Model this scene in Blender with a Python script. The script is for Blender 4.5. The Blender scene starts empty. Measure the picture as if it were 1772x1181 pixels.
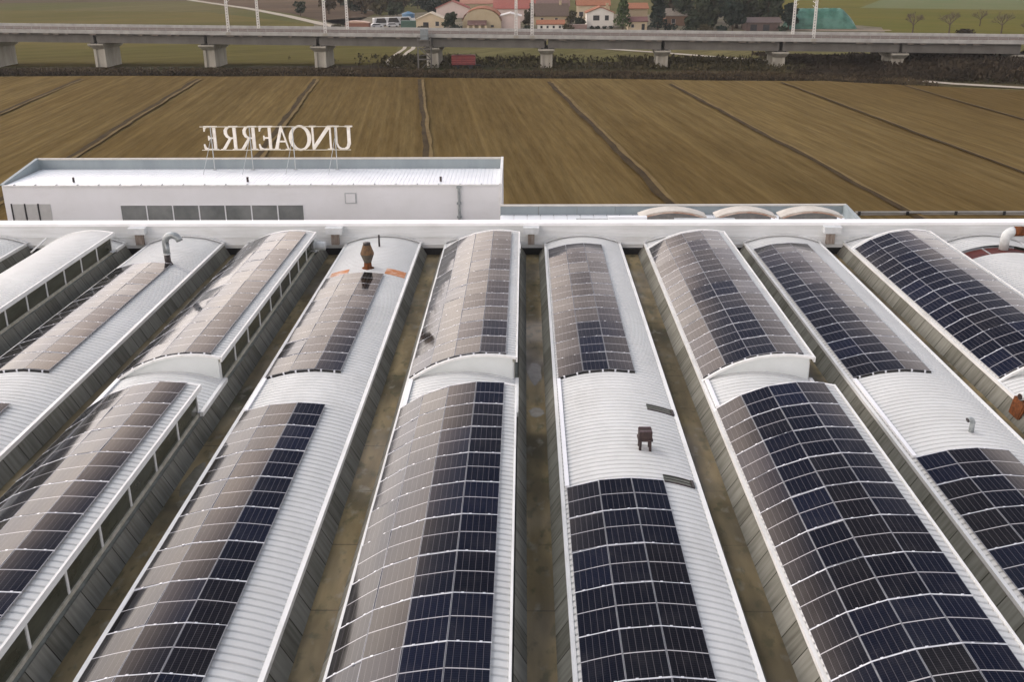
import bpy, bmesh, math, random
from mathutils import Vector, Matrix
R = math.radians
sin, cos, pi = math.sin, math.cos, math.pi
rnd = random.Random(7)
C = bpy.context.scene.collection
scene = bpy.context.scene

# ------------------------------------------------------------------ camera
PITCH, YAW, ROLL, CAMZ = 0.36441, 0.01409, -0.00526, 16.3
fw = Vector((-sin(YAW)*cos(PITCH), cos(YAW)*cos(PITCH), -sin(PITCH)))
rt = Vector((cos(YAW), sin(YAW), 0)); up = rt.cross(fw)
r2 = rt*cos(ROLL) + up*sin(ROLL); u2 = up*cos(ROLL) - rt*sin(ROLL)
cd = bpy.data.cameras.new('camera'); cam = bpy.data.objects.new('camera', cd); C.objects.link(cam)
M = Matrix(((r2.x, u2.x, -fw.x, 0), (r2.y, u2.y, -fw.y, 0), (r2.z, u2.z, -fw.z, CAMZ), (0, 0, 0, 1)))
cam.matrix_world = M
cd.sensor_width = 36; cd.lens = 36*1752.2/1772; cd.clip_start = 0.5; cd.clip_end = 8000
scene.camera = cam
scene.view_settings.view_transform = 'Standard'; scene.view_settings.look = 'None'
scene.view_settings.gamma = 1; scene.view_settings.exposure = 0.09
scene.render.engine = 'CYCLES'
scene.cycles.max_bounces = 6; scene.cycles.glossy_bounces = 3; scene.cycles.diffuse_bounces = 3

# ------------------------------------------------------------------ sky: overcast, brightest low in the front left
SUN_AZ, SUN_EL = R(-62), R(56)          # azimuth measured from +Y towards +X
w = bpy.data.worlds.new('World'); scene.world = w; w.use_nodes = True
nt = w.node_tree; N = nt.nodes; L = nt.links; N.clear()
def wn(t, **k):
    n = N.new(t)
    for a, b in k.items(): setattr(n, a, b)
    return n
wo = wn('ShaderNodeOutputWorld')
sky = wn('ShaderNodeTexSky'); sky.sky_type = 'NISHITA'; sky.sun_disc = False
sky.sun_elevation = SUN_EL; sky.sun_rotation = SUN_AZ
bg1 = wn('ShaderNodeBackground'); bg1.inputs[1].default_value = 0.06
hs = wn('ShaderNodeHueSaturation'); hs.inputs['Saturation'].default_value = 0.5
L.new(sky.outputs[0], hs.inputs['Color']); L.new(hs.outputs[0], bg1.inputs[0])
tc = wn('ShaderNodeTexCoord')
sep = wn('ShaderNodeSeparateXYZ'); L.new(tc.outputs['Generated'], sep.inputs[0])
def wm(op, a, b, c=None):
    n = wn('ShaderNodeMath', operation=op)
    for i_, v_ in enumerate((a, b, c)):
        if v_ is None: continue
        if isinstance(v_, (int, float)): n.inputs[i_].default_value = v_
        else: L.new(v_, n.inputs[i_])
    return n.outputs[0]
# a bright strip under an upper sky darkened for the panel reflections; the edge climbs towards the left
edge = wm('MULTIPLY_ADD', wm('MINIMUM', sep.outputs['X'], 0), .45, .035)
edge2 = wm('MULTIPLY', wm('MAXIMUM', sep.outputs['X'], 0), -.13)
mpe = wn('ShaderNodeMapping'); mpe.inputs['Scale'].default_value = (3, 3, 9); L.new(tc.outputs['Generated'], mpe.inputs[0])
ne = wn('ShaderNodeTexNoise'); ne.inputs['Scale'].default_value = 1.6; ne.inputs['Detail'].default_value = 5; L.new(mpe.outputs[0], ne.inputs['Vector'])
wob = wm('MULTIPLY', wm('SUBTRACT', ne.outputs['Fac'], .5), .03)
el_ = wm('ADD', wm('ADD', sep.outputs['Z'], edge), wm('ADD', edge2, wob))
ramp = wn('ShaderNodeValToRGB'); L.new(el_, ramp.inputs[0])
er = ramp.color_ramp; er.elements[0].position = 0.0; er.elements[0].color = (.82, .745, .70, 1)
er.elements[1].position = 1.0; er.elements[1].color = (.30, .31, .33, 1)
for p_, c_ in ((.16, (1.0, .885, .81)), (.28, (.80, .67, .60)), (.335, (.44, .365, .34)), (.385, (.14, .14, .175)), (.43, (.045, .057, .105)), (.60, (.045, .055, .095)), (.8, (.22, .23, .25))):
    e = er.elements.new(p_); e.color = c_ + (1,)
addv = wn('ShaderNodeVectorMath', operation='SCALE'); L.new(ramp.outputs[0], addv.inputs[0]); lft = wm('MULTIPLY_ADD', wm('MINIMUM', sep.outputs['X'], 0), -4.8, 2.4)      # brighter towards the hidden sun on the left
L.new(wm('MINIMUM', lft, 5.0), addv.inputs['Scale'])
# cloud structure
mp = wn('ShaderNodeMapping'); mp.inputs['Scale'].default_value = (1.6, 1.6, 4.5); L.new(tc.outputs['Generated'], mp.inputs[0])
cn = wn('ShaderNodeTexNoise'); cn.inputs['Scale'].default_value = 2.2; cn.inputs['Detail'].default_value = 6; cn.inputs['Roughness'].default_value = .55
L.new(mp.outputs[0], cn.inputs['Vector'])
cr = wn('ShaderNodeValToRGB'); L.new(cn.outputs['Fac'], cr.inputs[0])
cr.color_ramp.elements[0].position = .32; cr.color_ramp.elements[0].color = (.78, .80, .86, 1)
cr.color_ramp.elements[1].position = .68; cr.color_ramp.elements[1].color = (1.15, 1.12, 1.08, 1)
cool = wn('ShaderNodeMix'); cool.data_type = 'RGBA'; cool.clamp_factor = True          # the cloud strip turns greyer to the right
L.new(wm('MULTIPLY_ADD', sep.outputs['X'], 2.2, .55), cool.inputs['Factor']); cool.inputs['A'].default_value = (1, 1, 1, 1); cool.inputs['B'].default_value = (.93, 1.0, 1.09, 1)
tint = wn('ShaderNodeVectorMath', operation='MULTIPLY'); L.new(addv.outputs[0], tint.inputs[0]); L.new(cool.outputs['Result'], tint.inputs[1])
mulv = wn('ShaderNodeVectorMath', operation='MULTIPLY'); L.new(tint.outputs[0], mulv.inputs[0]); L.new(cr.outputs[0], mulv.inputs[1])
bg2 = wn('ShaderNodeBackground'); bg2.inputs[1].default_value = 1.0; L.new(mulv.outputs[0], bg2.inputs[0])
ads = wn('ShaderNodeMixShader'); ads.inputs[0].default_value = .88
L.new(bg1.outputs[0], ads.inputs[1]); L.new(bg2.outputs[0], ads.inputs[2]); L.new(ads.outputs[0], wo.inputs[0])

sd = bpy.data.lights.new('sun', 'SUN'); sd.energy = 1.1; sd.angle = R(14); sd.color = (1, .96, .91)
so = bpy.data.objects.new('sun', sd); C.objects.link(so)
sv = Vector((sin(SUN_AZ)*cos(SUN_EL), cos(SUN_AZ)*cos(SUN_EL), sin(SUN_EL)))
so.rotation_euler = (-sv).to_track_quat('-Z', 'Y').to_euler()

# ------------------------------------------------------------------ materials
MATS = {}
def nodes_of(name):
    m = bpy.data.materials.new(name); m.use_nodes = True
    t = m.node_tree; b = t.nodes['Principled BSDF']; return m, t, b
def mat(name, c1, c2=None, scale=2.0, rough=.6, bump=0, stretch=(1, 1, 1), metal=0, detail=5, lo=.35, hi=.65, spec=.5, coord='Object', c3=None, scale3=.15, rough3=.5):
    """two-tone procedural surface: noise mixes c1 and c2; an optional broad third tone"""
    if name in MATS: return MATS[name]
    m, t, b = nodes_of(name); n = t.nodes; l = t.links
    b.inputs['Roughness'].default_value = rough; b.inputs['Metallic'].default_value = metal
    b.inputs['Specular IOR Level'].default_value = .04 if rough >= .84 else spec
    if c2 is None: c2 = tuple(x*.8 for x in c1)
    tcn = n.new('ShaderNodeTexCoord'); mpn = n.new('ShaderNodeMapping'); mpn.inputs['Scale'].default_value = stretch
    l.new(tcn.outputs[coord], mpn.inputs[0])
    nz = n.new('ShaderNodeTexNoise'); nz.inputs['Scale'].default_value = scale; nz.inputs['Detail'].default_value = detail; nz.inputs['Roughness'].default_value = .62
    l.new(mpn.outputs[0], nz.inputs['Vector'])
    mr = n.new('ShaderNodeMapRange'); mr.inputs['From Min'].default_value = lo; mr.inputs['From Max'].default_value = hi; l.new(nz.outputs['Fac'], mr.inputs['Value'])
    mx = n.new('ShaderNodeMix'); mx.data_type = 'RGBA'; mx.inputs['A'].default_value = c1+(1,); mx.inputs['B'].default_value = c2+(1,)
    l.new(mr.outputs[0], mx.inputs['Factor']); out = mx.outputs['Result']
    if c3:
        n3 = n.new('ShaderNodeTexNoise'); n3.inputs['Scale'].default_value = scale3; n3.inputs['Detail'].default_value = 4; n3.inputs['Roughness'].default_value = rough3
        l.new(tcn.outputs[coord], n3.inputs['Vector'])
        m3 = n.new('ShaderNodeMapRange'); m3.inputs['From Min'].default_value = .42; m3.inputs['From Max'].default_value = .62; l.new(n3.outputs['Fac'], m3.inputs['Value'])
        x3 = n.new('ShaderNodeMix'); x3.data_type = 'RGBA'; l.new(out, x3.inputs['A']); x3.inputs['B'].default_value = c3+(1,)
        l.new(m3.outputs[0], x3.inputs['Factor']); out = x3.outputs['Result']
    l.new(out, b.inputs['Base Color'])
    if bump:
        bp = n.new('ShaderNodeBump'); bp.inputs['Strength'].default_value = bump; bp.inputs['Distance'].default_value = .05
        l.new(nz.outputs['Fac'], bp.inputs['Height']); l.new(bp.outputs[0], b.inputs['Normal'])
    MATS[name] = m; return m

WHITE = mat('white_sheet', (.645, .652, .637), (.545, .552, .535), scale=.9, rough=.55, stretch=(1, .35, 1), lo=.42, hi=.8, c3=(.595, .602, .588), scale3=.12, spec=.2)
def weather(m, specks=.5, streaks=.5, dirt=(.30, .27, .22)):
    """bird-lime and rust specks plus run-off streaks across an existing sheet material"""
    t = m.node_tree; n = t.nodes; l = t.links; b = n['Principled BSDF']; src = b.inputs['Base Color'].links[0].from_socket
    tcn = n.new('ShaderNodeTexCoord')
    for sc, st, lo, hi, amt in ((3.2, (1, 1, 1), .66, .72, specks), (1.5, (.22, 2.6, 1), .56, .78, streaks), (.22, (1, 1, 1), .5, .75, streaks*.7)):
        q = n.new('ShaderNodeMapping'); q.inputs['Scale'].default_value = st; l.new(tcn.outputs['Object'], q.inputs[0])
        z = n.new('ShaderNodeTexNoise'); z.inputs['Scale'].default_value = sc; z.inputs['Detail'].default_value = 6; z.inputs['Roughness'].default_value = .65; l.new(q.outputs[0], z.inputs['Vector'])
        r = n.new('ShaderNodeMapRange'); r.inputs['From Min'].default_value = lo; r.inputs['From Max'].default_value = hi; r.inputs['To Max'].default_value = amt; l.new(z.outputs['Fac'], r.inputs['Value'])
        x = n.new('ShaderNodeMix'); x.data_type = 'RGBA'; l.new(src, x.inputs['A']); x.inputs['B'].default_value = dirt+(1,); l.new(r.outputs[0], x.inputs['Factor']); src = x.outputs['Result']
    l.new(src, b.inputs['Base Color'])
weather(WHITE, .35, .30, (.36, .345, .31))
TRIM = mat('white_trim', (.78, .78, .76), (.61, .61, .58), scale=3, rough=.4, stretch=(1, .3, 1), lo=.45, hi=.8)
GABLE = mat('gable_panel', (.72, .75, .735), (.65, .68, .66), scale=.7, rough=.5)
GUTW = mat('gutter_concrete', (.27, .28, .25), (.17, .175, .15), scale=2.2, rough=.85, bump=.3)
BEAM = mat('beam_concrete', (.72, .735, .73), (.56, .575, .56), scale=1.3, rough=.75, stretch=(.25, 1, 3), lo=.35, hi=.75)
weather(BEAM, .2, .35, (.36, .35, .30))
WIN = mat('dark_window', (.045, .047, .034), (.09, .092, .07), scale=.6, rough=.12, stretch=(1, .6, 2), coord='Object')
OLIVEGLASS = mat('skylight_plastic', (.07, .08, .06), (.11, .12, .09), scale=4, rough=.35)
ALU = mat('aluminium', (.31, .315, .335), (.25, .255, .275), scale=6, rough=.45, metal=.35)
CLIP = mat('clip_aluminium', (.74, .75, .78), (.66, .67, .7), rough=.3, metal=.2)
RAIL = mat('rail_aluminium', (.66, .67, .70), (.58, .59, .62), scale=6, rough=.45, metal=.1)
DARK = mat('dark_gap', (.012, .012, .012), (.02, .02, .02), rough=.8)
RUST = mat('rust', (.19, .066, .026), (.075, .034, .018), scale=5, rough=.85, bump=.3)
RUSTBROWN = mat('rust_brown', (.20, .11, .045), (.09, .055, .03), scale=6, rough=.8)
RUSTDARK = mat('rust_dark', (.055, .032, .028), (.022, .014, .014), scale=5, rough=.75)
PRIMER = mat('red_primer', (.13, .022, .012), (.07, .014, .01), scale=2, rough=.6)
DUCT = mat('duct_metal', (.38, .41, .41), (.25, .27, .27), scale=4, rough=.4, metal=.3)
DUCTW = mat('duct_pale', (.62, .64, .63), (.48, .50, .49), scale=4, rough=.45)
PIPEDARK = mat('pipe_dark', (.022, .018, .018), (.035, .02, .018), rough=.5)
FACADE = mat('facade_paint', (.78, .785, .79), (.72, .725, .72), scale=.25, rough=.7)
FASCIA = mat('parapet_zinc', (.27, .315, .325), (.22, .26, .275), scale=.5, rough=.5, stretch=(1, 1, .2))
weather(FACADE, .12, .14, (.45, .43, .38))
CREAMSIGN = mat('sign_cream', (.84, .80, .72), (.72, .67, .58), scale=3, rough=.5)
STEEL = mat('galvanised', (.50, .52, .52), (.40, .42, .42), scale=3, rough=.45, metal=.3)
CONC = mat('pier_concrete', (.45, .425, .355), (.31, .29, .24), scale=.5, rough=.85, stretch=(1, 1, .3))
GIRD = mat('girder_concrete', (.165, .157, .14), (.125, .118, .105), scale=.35, rough=.85, stretch=(1, 1, .4))
DECKM = mat('deck_concrete', (.25, .24, .215), (.17, .162, .147), scale=.5, rough=.85)
BALLAST = mat('ballast', (.15, .14, .128), (.11, .102, .094), scale=3, rough=.95)
MASTM = mat('mast_paint', (.66, .64, .59), (.56, .54, .50), scale=2, rough=.5)
ROOFT = mat('terracotta_tiles', (.34, .145, .08), (.22, .105, .07), scale=1.2, rough=.85, stretch=(4, 1, 1))
ROOFB = mat('brown_tiles', (.135, .10, .078), (.095, .072, .06), scale=1.5, rough=.9, stretch=(4, 1, 1))
STUC_CREAM = mat('stucco_cream', (.58, .48, .33), (.52, .43, .30), scale=.5, rough=.85)
STUC_WHITE = mat('stucco_white', (.72, .69, .62), (.64, .61, .55), scale=.5, rough=.85)
STUC_PINK = mat('stucco_pink', (.58, .47, .42), (.52, .43, .38), scale=.5, rough=.85)
STUC_TAN = mat('stucco_tan', (.42, .35, .235), (.38, .31, .20), scale=.5, rough=.85)
STUC_BROWN = mat('stucco_brown', (.24, .15, .10), (.19, .125, .09), scale=.5, rough=.85)
SHUT = mat('window_glass', (.03, .032, .036), (.05, .05, .055), rough=.15)
BRICK = mat('brick_wall', (.24, .12, .085), (.19, .10, .075), scale=2, rough=.9)
TARP = mat('green_tarp', (.042, .145, .095), (.022, .09, .06), scale=.5, rough=.5, stretch=(1, 1, 2.5), c3=(.08, .20, .15), scale3=.3, bump=.8)
REDP = mat('red_paint', (.17, .014, .013), (.10, .01, .01), scale=1, rough=.5)
CARW = mat('car_white', (.56, .57, .57), (.5, .5, .5), rough=.3)
CARG = mat('car_grey', (.12, .13, .14), (.1, .11, .12), rough=.25)
TYRE = mat('tyre', (.012, .012, .012), (.02, .02, .02), rough=.8)
BLUEP = mat('blue_paint', (.06, .16, .26), (.05, .13, .22), rough=.4)
GREENP = mat('green_paint', (.05, .12, .09), (.04, .09, .07), rough=.5)
ROADM = mat('gravel_road', (.43, .38, .31), (.34, .30, .24), scale=1.2, rough=.95)
BARK = mat('bark', (.10, .075, .055), (.06, .045, .035), scale=3, rough=.95)
TWIG = mat('bare_twigs', (.135, .105, .08), (.09, .07, .055), scale=1.5, rough=.95)
def leafmat(name, c1, c2, sc=.45): return mat(name, c1, c2, scale=sc, rough=1, spec=.05, detail=3, lo=.4, hi=.6)
EVER = leafmat('evergreen_leaves', (.022, .032, .022), (.05, .06, .034))
CONIF = leafmat('conifer_leaves', (.045, .068, .028), (.08, .105, .045))
CYPR = leafmat('cypress_leaves', (.016, .026, .022), (.03, .042, .032))
SCRUB = leafmat('scrub_leaves', (.055, .041, .025), (.085, .065, .038), .12)
SCRUBG = leafmat('scrub_green', (.046, .042, .022), (.085, .072, .038), .25)
SCRUBD = leafmat('scrub_dark', (.028, .022, .015), (.048, .037, .024), .12)

def field_mat(name, c1, c2, c3, ang, period, fine=.35, broad=.02, streak=.5):
    """soil with drill rows along a direction: rows from stretched noise, broad damp patches, fine clods"""
    m, t, b = nodes_of(name); n = t.nodes; l = t.links
    b.inputs['Roughness'].default_value = 1; b.inputs['Specular IOR Level'].default_value = 0
    tcn = n.new('ShaderNodeTexCoord'); mp1 = n.new('ShaderNodeMapping'); mp1.inputs['Rotation'].default_value = (0, 0, ang)
    l.new(tcn.outputs['Object'], mp1.inputs[0])
    def noise(vec, sc, stretch, det=4, ro=.6):
        q = n.new('ShaderNodeMapping'); q.inputs['Scale'].default_value = stretch; l.new(vec, q.inputs[0])
        z = n.new('ShaderNodeTexNoise'); z.inputs['Scale'].default_value = sc; z.inputs['Detail'].default_value = det; z.inputs['Roughness'].default_value = ro
        l.new(q.outputs[0], z.inputs['Vector']); return z.outputs['Fac']
    def rng(v, lo, hi, a=0, bb=1):
        q = n.new('ShaderNodeMapRange'); q.inputs['From Min'].default_value = lo; q.inputs['From Max'].default_value = hi
        q.inputs['To Min'].default_value = a; q.inputs['To Max'].default_value = bb; l.new(v, q.inputs['Value']); return q.outputs[0]
    def mix(f, a, bb):
        q = n.new('ShaderNodeMix'); q.data_type = 'RGBA'; l.new(f, q.inputs['Factor'])
        for s, v in (('A', a), ('B', bb)):
            if isinstance(v, tuple): q.inputs[s].default_value = v+(1,)
            else: l.new(v, q.inputs[s])
        return q.outputs['Result']
    v = mp1.outputs[0]
    rows = rng(noise(v, 1/period, (1, .008, 1), 3, .7), .40, .60)
    broadn = rng(noise(v, broad, (1, .45, 1), 4), .4, .62)
    clods = rng(noise(v, 1.4, (1, .06, 1), 6, .75), .3, .7, 1-fine, 1+fine)
    c = mix(rows, c1, c2); c = mix(broadn, c, c3)
    cc = n.new('ShaderNodeVectorMath'); cc.operation = 'SCALE'; l.new(c, cc.inputs[0]); l.new(clods, cc.inputs['Scale'])
    # pale wheel tracks every few rows
    tr = noise(v, .45, (1, .003, 1), 2, .5); trk = rng(tr, .60, .68, 0, streak)
    mott = rng(noise(v, .11, (1, .06, 1), 6, .7), .3, .7, .86, 1.14); cm = n.new('ShaderNodeVectorMath'); cm.operation = 'SCALE'; l.new(cc.outputs[0], cm.inputs[0]); l.new(mott, cm.inputs['Scale'])
    c4 = mix(trk, cm.outputs[0], tuple(min(1, x*1.5) for x in c2))
    l.new(c4, b.inputs['Base Color'])
    bp = n.new('ShaderNodeBump'); bp.inputs['Strength'].default_value = .22; bp.inputs['Distance'].default_value = .15
    l.new(clods, bp.inputs['Height']); l.new(bp.outputs[0], b.inputs['Normal'])
    MATS[name] = m; return m
FIELD_ANG = R(5.8)
FIELD = field_mat('stubble_field', (.114, .078, .031), (.146, .105, .045), (.102, .069, .027), -FIELD_ANG, 1.3, .28, .02, .3)
MEADOW = field_mat('meadow', (.112, .090, .034), (.142, .114, .047), (.100, .088, .032), R(62), 2.2, .25, .016, .25)
MEADOWG = field_mat('green_field', (.118, .100, .026), (.145, .116, .034), (.098, .096, .025), R(-50), 3.0, .2, .012, .25)
PLOUGH = field_mat('ploughed_soil', (.10, .072, .05), (.13, .092, .064), (.085, .062, .045), R(70), 2.0, .3, .02, .1)
EARTH = field_mat('open_ground', (.105, .090, .042), (.135, .115, .055), (.09, .088, .036), R(30), 3.0, .3, .01, .1)

def ma_(n, l, a, b):
    q = n.new('ShaderNodeMath'); q.operation = 'MULTIPLY'; l.new(a, q.inputs[0]); l.new(b, q.inputs[1]); return q.outputs[0]
def gutter_floor():
    m, t, b = nodes_of('gutter_floor'); n = t.nodes; l = t.links
    tcn = n.new('ShaderNodeTexCoord')
    def noise(sc, st, det=5):
        q = n.new('ShaderNodeMapping'); q.inputs['Scale'].default_value = st; l.new(tcn.outputs['Object'], q.inputs[0])
        z = n.new('ShaderNodeTexNoise'); z.inputs['Scale'].default_value = sc; z.inputs['Detail'].default_value = det; l.new(q.outputs[0], z.inputs['Vector']); return z.outputs['Fac']
    def rng(v, lo, hi, a=0, bb=1):
        q = n.new('ShaderNodeMapRange'); q.inputs['From Min'].default_value = lo; q.inputs['From Max'].default_value = hi
        q.inputs['To Min'].default_value = a; q.inputs['To Max'].default_value = bb; l.new(v, q.inputs['Value']); return q.outputs[0]
    def mix(f, a, bb):
        q = n.new('ShaderNodeMix'); q.data_type = 'RGBA'; l.new(f, q.inputs['Factor'])
        for s, v in (('A', a), ('B', bb)):
            if isinstance(v, tuple): q.inputs[s].default_value = v+(1,)
            else: l.new(v, q.inputs[s])
        return q.outputs['Result']
    mud = mix(rng(noise(.8, (1.6, .35, 1)), .38, .62), (.27, .205, .105), (.16, .12, .058))
    c = mix(rng(noise(.45, (.8, .5, 1), 3), .5, .68), mud, (.06, .05, .028))
    c = mix(rng(noise(2.5, (1, .6, 1)), .58, .72, 0, .6), c, (.27, .25, .20))
    c = mix(rng(noise(3.2, (1, .5, 1), 6), .55, .66, 0, .55), c, (.055, .06, .028))          # moss and silt
    sp = n.new('ShaderNodeSeparateXYZ'); l.new(tcn.outputs['Object'], sp.inputs[0])
    d = n.new('ShaderNodeMath'); d.operation = 'DIVIDE'; d.inputs[1].default_value = 3.36; l.new(sp.outputs['Y'], d.inputs[0])
    f = n.new('ShaderNodeMath'); f.operation = 'FRACT'; l.new(d.outputs[0], f.inputs[0])
    k = n.new('ShaderNodeMath'); k.operation = 'LESS_THAN'; k.inputs[1].default_value = .016; l.new(f.outputs[0], k.inputs[0])
    c = mix(ma_(n, l, k.outputs[0], rng(noise(.9, (1, 1, 1)), .4, .6, 0, .65)), c, (.035, .027, .016))
    c = mix(rng(noise(.16, (3, .7, 1), 3), .46, .62, 0, .6), c, (.05, .042, .026))
    l.new(c, b.inputs['Base Color'])
    l.new(rng(noise(.33, (.6, .5, 1), 3), .45, .62, .85, .28), b.inputs['Roughness']); b.inputs['Specular IOR Level'].default_value = .3
    bp = n.new('ShaderNodeBump'); bp.inputs['Strength'].default_value = .12; l.new(noise(4, (1, 1, 1)), bp.inputs['Height']); l.new(bp.outputs[0], b.inputs['Normal'])
    return m
GUTF = gutter_floor()

def jointed(name, base, dark, period, width, c2):
    """weathered concrete with a cast joint every `period` metres along Y"""
    m, t, b = nodes_of(name); n = t.nodes; l = t.links
    b.inputs['Roughness'].default_value = .9; b.inputs['Specular IOR Level'].default_value = .05
    tcn = n.new('ShaderNodeTexCoord'); sp = n.new('ShaderNodeSeparateXYZ'); l.new(tcn.outputs['Object'], sp.inputs[0])
    d = n.new('ShaderNodeMath'); d.operation = 'DIVIDE'; d.inputs[1].default_value = period; l.new(sp.outputs['Y'], d.inputs[0])
    f = n.new('ShaderNodeMath'); f.operation = 'FRACT'; l.new(d.outputs[0], f.inputs[0])
    k = n.new('ShaderNodeMath'); k.operation = 'LESS_THAN'; k.inputs[1].default_value = width/period; l.new(f.outputs[0], k.inputs[0])
    fl = n.new('ShaderNodeMath'); fl.operation = 'FLOOR'; l.new(d.outputs[0], fl.inputs[0])
    wn_ = n.new('ShaderNodeTexWhiteNoise'); wn_.noise_dimensions = '1D'; l.new(fl.outputs[0], wn_.inputs['W'])
    nz = n.new('ShaderNodeTexNoise'); nz.inputs['Scale'].default_value = 2.0; nz.inputs['Detail'].default_value = 6
    q = n.new('ShaderNodeMapping'); q.inputs['Scale'].default_value = (.6, 3.2, .22); l.new(tcn.outputs['Object'], q.inputs[0]); l.new(q.outputs[0], nz.inputs['Vector'])
    ad = n.new('ShaderNodeMath'); ad.operation = 'MULTIPLY_ADD'; ad.inputs[1].default_value = .35; l.new(wn_.outputs['Value'], ad.inputs[0]); l.new(nz.outputs['Fac'], ad.inputs[2])
    mr = n.new('ShaderNodeMapRange'); mr.inputs['From Min'].default_value = .4; mr.inputs['From Max'].default_value = .95; l.new(ad.outputs[0], mr.inputs['Value'])
    x1 = n.new('ShaderNodeMix'); x1.data_type = 'RGBA'; x1.inputs['A'].default_value = base+(1,); x1.inputs['B'].default_value = c2+(1,); l.new(mr.outputs[0], x1.inputs['Factor'])
    x2 = n.new('ShaderNodeMix'); x2.data_type = 'RGBA'; l.new(x1.outputs['Result'], x2.inputs['A']); x2.inputs['B'].default_value = dark+(1,); l.new(k.outputs[0], x2.inputs['Factor'])
    l.new(x2.outputs['Result'], b.inputs['Base Color'])
    return m
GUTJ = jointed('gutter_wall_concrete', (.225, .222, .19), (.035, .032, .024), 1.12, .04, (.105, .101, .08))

def panel_mat():
    m, t, b = nodes_of('solar_cells'); n = t.nodes; l = t.links
    uv = n.new('ShaderNodeUVMap'); sp = n.new('ShaderNodeSeparateXYZ'); l.new(uv.outputs[0], sp.inputs[0])
    oi = n.new('ShaderNodeObjectInfo')
    def ma(op, a, bb=None, c=None):
        q = n.new('ShaderNodeMath'); q.operation = op
        for i, v in enumerate((a, bb, c)):
            if v is None: continue
            if isinstance(v, (int, float)): q.inputs[i].default_value = v
            else: l.new(v, q.inputs[i])
        return q.outputs[0]
    def line(coord, count, wid):           # thin gap lines between cells
        f = ma('FRACT', ma('MULTIPLY_ADD', coord, count, .5))
        return ma('LESS_THAN', ma('ABSOLUTE', ma('SUBTRACT', f, .5)), wid*count)
    u, v = sp.outputs['X'], sp.outputs['Y']
    vert = line(u, 6, .0052); hor = line(v, 24, .0011)
    mid = ma('LESS_THAN', ma('ABSOLUTE', ma('SUBTRACT', v, .5)), .0095)
    cell = n.new('ShaderNodeValToRGB'); l.new(oi.outputs['Random'], cell.inputs[0])
    ce = cell.color_ramp; ce.elements[0].color = (.0025, .003, .006, 1); ce.elements[1].color = (.005, .004, .004, 1)
    for p_, c_ in ((.3, (.002, .002, .004)), (.55, (.003, .0045, .013)), (.75, (.003, .0026, .003))):
        e = ce.elements.new(p_); e.color = c_+(1,)
    def mix(f, a, bb):
        q = n.new('ShaderNodeMix'); q.data_type = 'RGBA'
        if isinstance(f, float): q.inputs['Factor'].default_value = f
        else: l.new(f, q.inputs['Factor'])
        for s, vv in (('A', a), ('B', bb)):
            if isinstance(vv, tuple): q.inputs[s].default_value = vv+(1,)
            else: l.new(vv, q.inputs[s])
        return q.outputs['Result']
    c = mix(ma('MULTIPLY', hor, .5), cell.outputs[0], (.06, .06, .07))
    c = mix(ma('MULTIPLY', vert, .75), c, (.11, .10, .105))
    c = mix(mid, c, (.40, .39, .40))
    # a film of dust, uneven from panel to panel
    tcn = n.new('ShaderNodeTexCoord'); nz = n.new('ShaderNodeTexNoise'); nz.noise_dimensions = '4D'; nz.inputs['Scale'].default_value = 1.6; nz.inputs['Detail'].default_value = 5
    l.new(tcn.outputs['Object'], nz.inputs['Vector']); l.new(ma('MULTIPLY', oi.outputs['Random'], 40), nz.inputs['W'])
    mr = n.new('ShaderNodeMapRange'); mr.inputs['From Min'].default_value = .5; mr.inputs['From Max'].default_value = .85; mr.inputs['To Max'].default_value = .045; l.new(nz.outputs['Fac'], mr.inputs['Value'])
    c = mix(ma('MULTIPLY_ADD', oi.outputs['Random'], .007, mr.outputs[0]), c, (.30, .28, .27))
    l.new(c, b.inputs['Base Color'])
    b.inputs['IOR'].default_value = 1.34
    r_ = n.new('ShaderNodeMapRange'); r_.inputs['To Min'].default_value = .05; r_.inputs['To Max'].default_value = .11; l.new(nz.outputs['Fac'], r_.inputs['Value']); l.new(r_.outputs[0], b.inputs['Roughness'])
    return m
CELLS = panel_mat()

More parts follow.
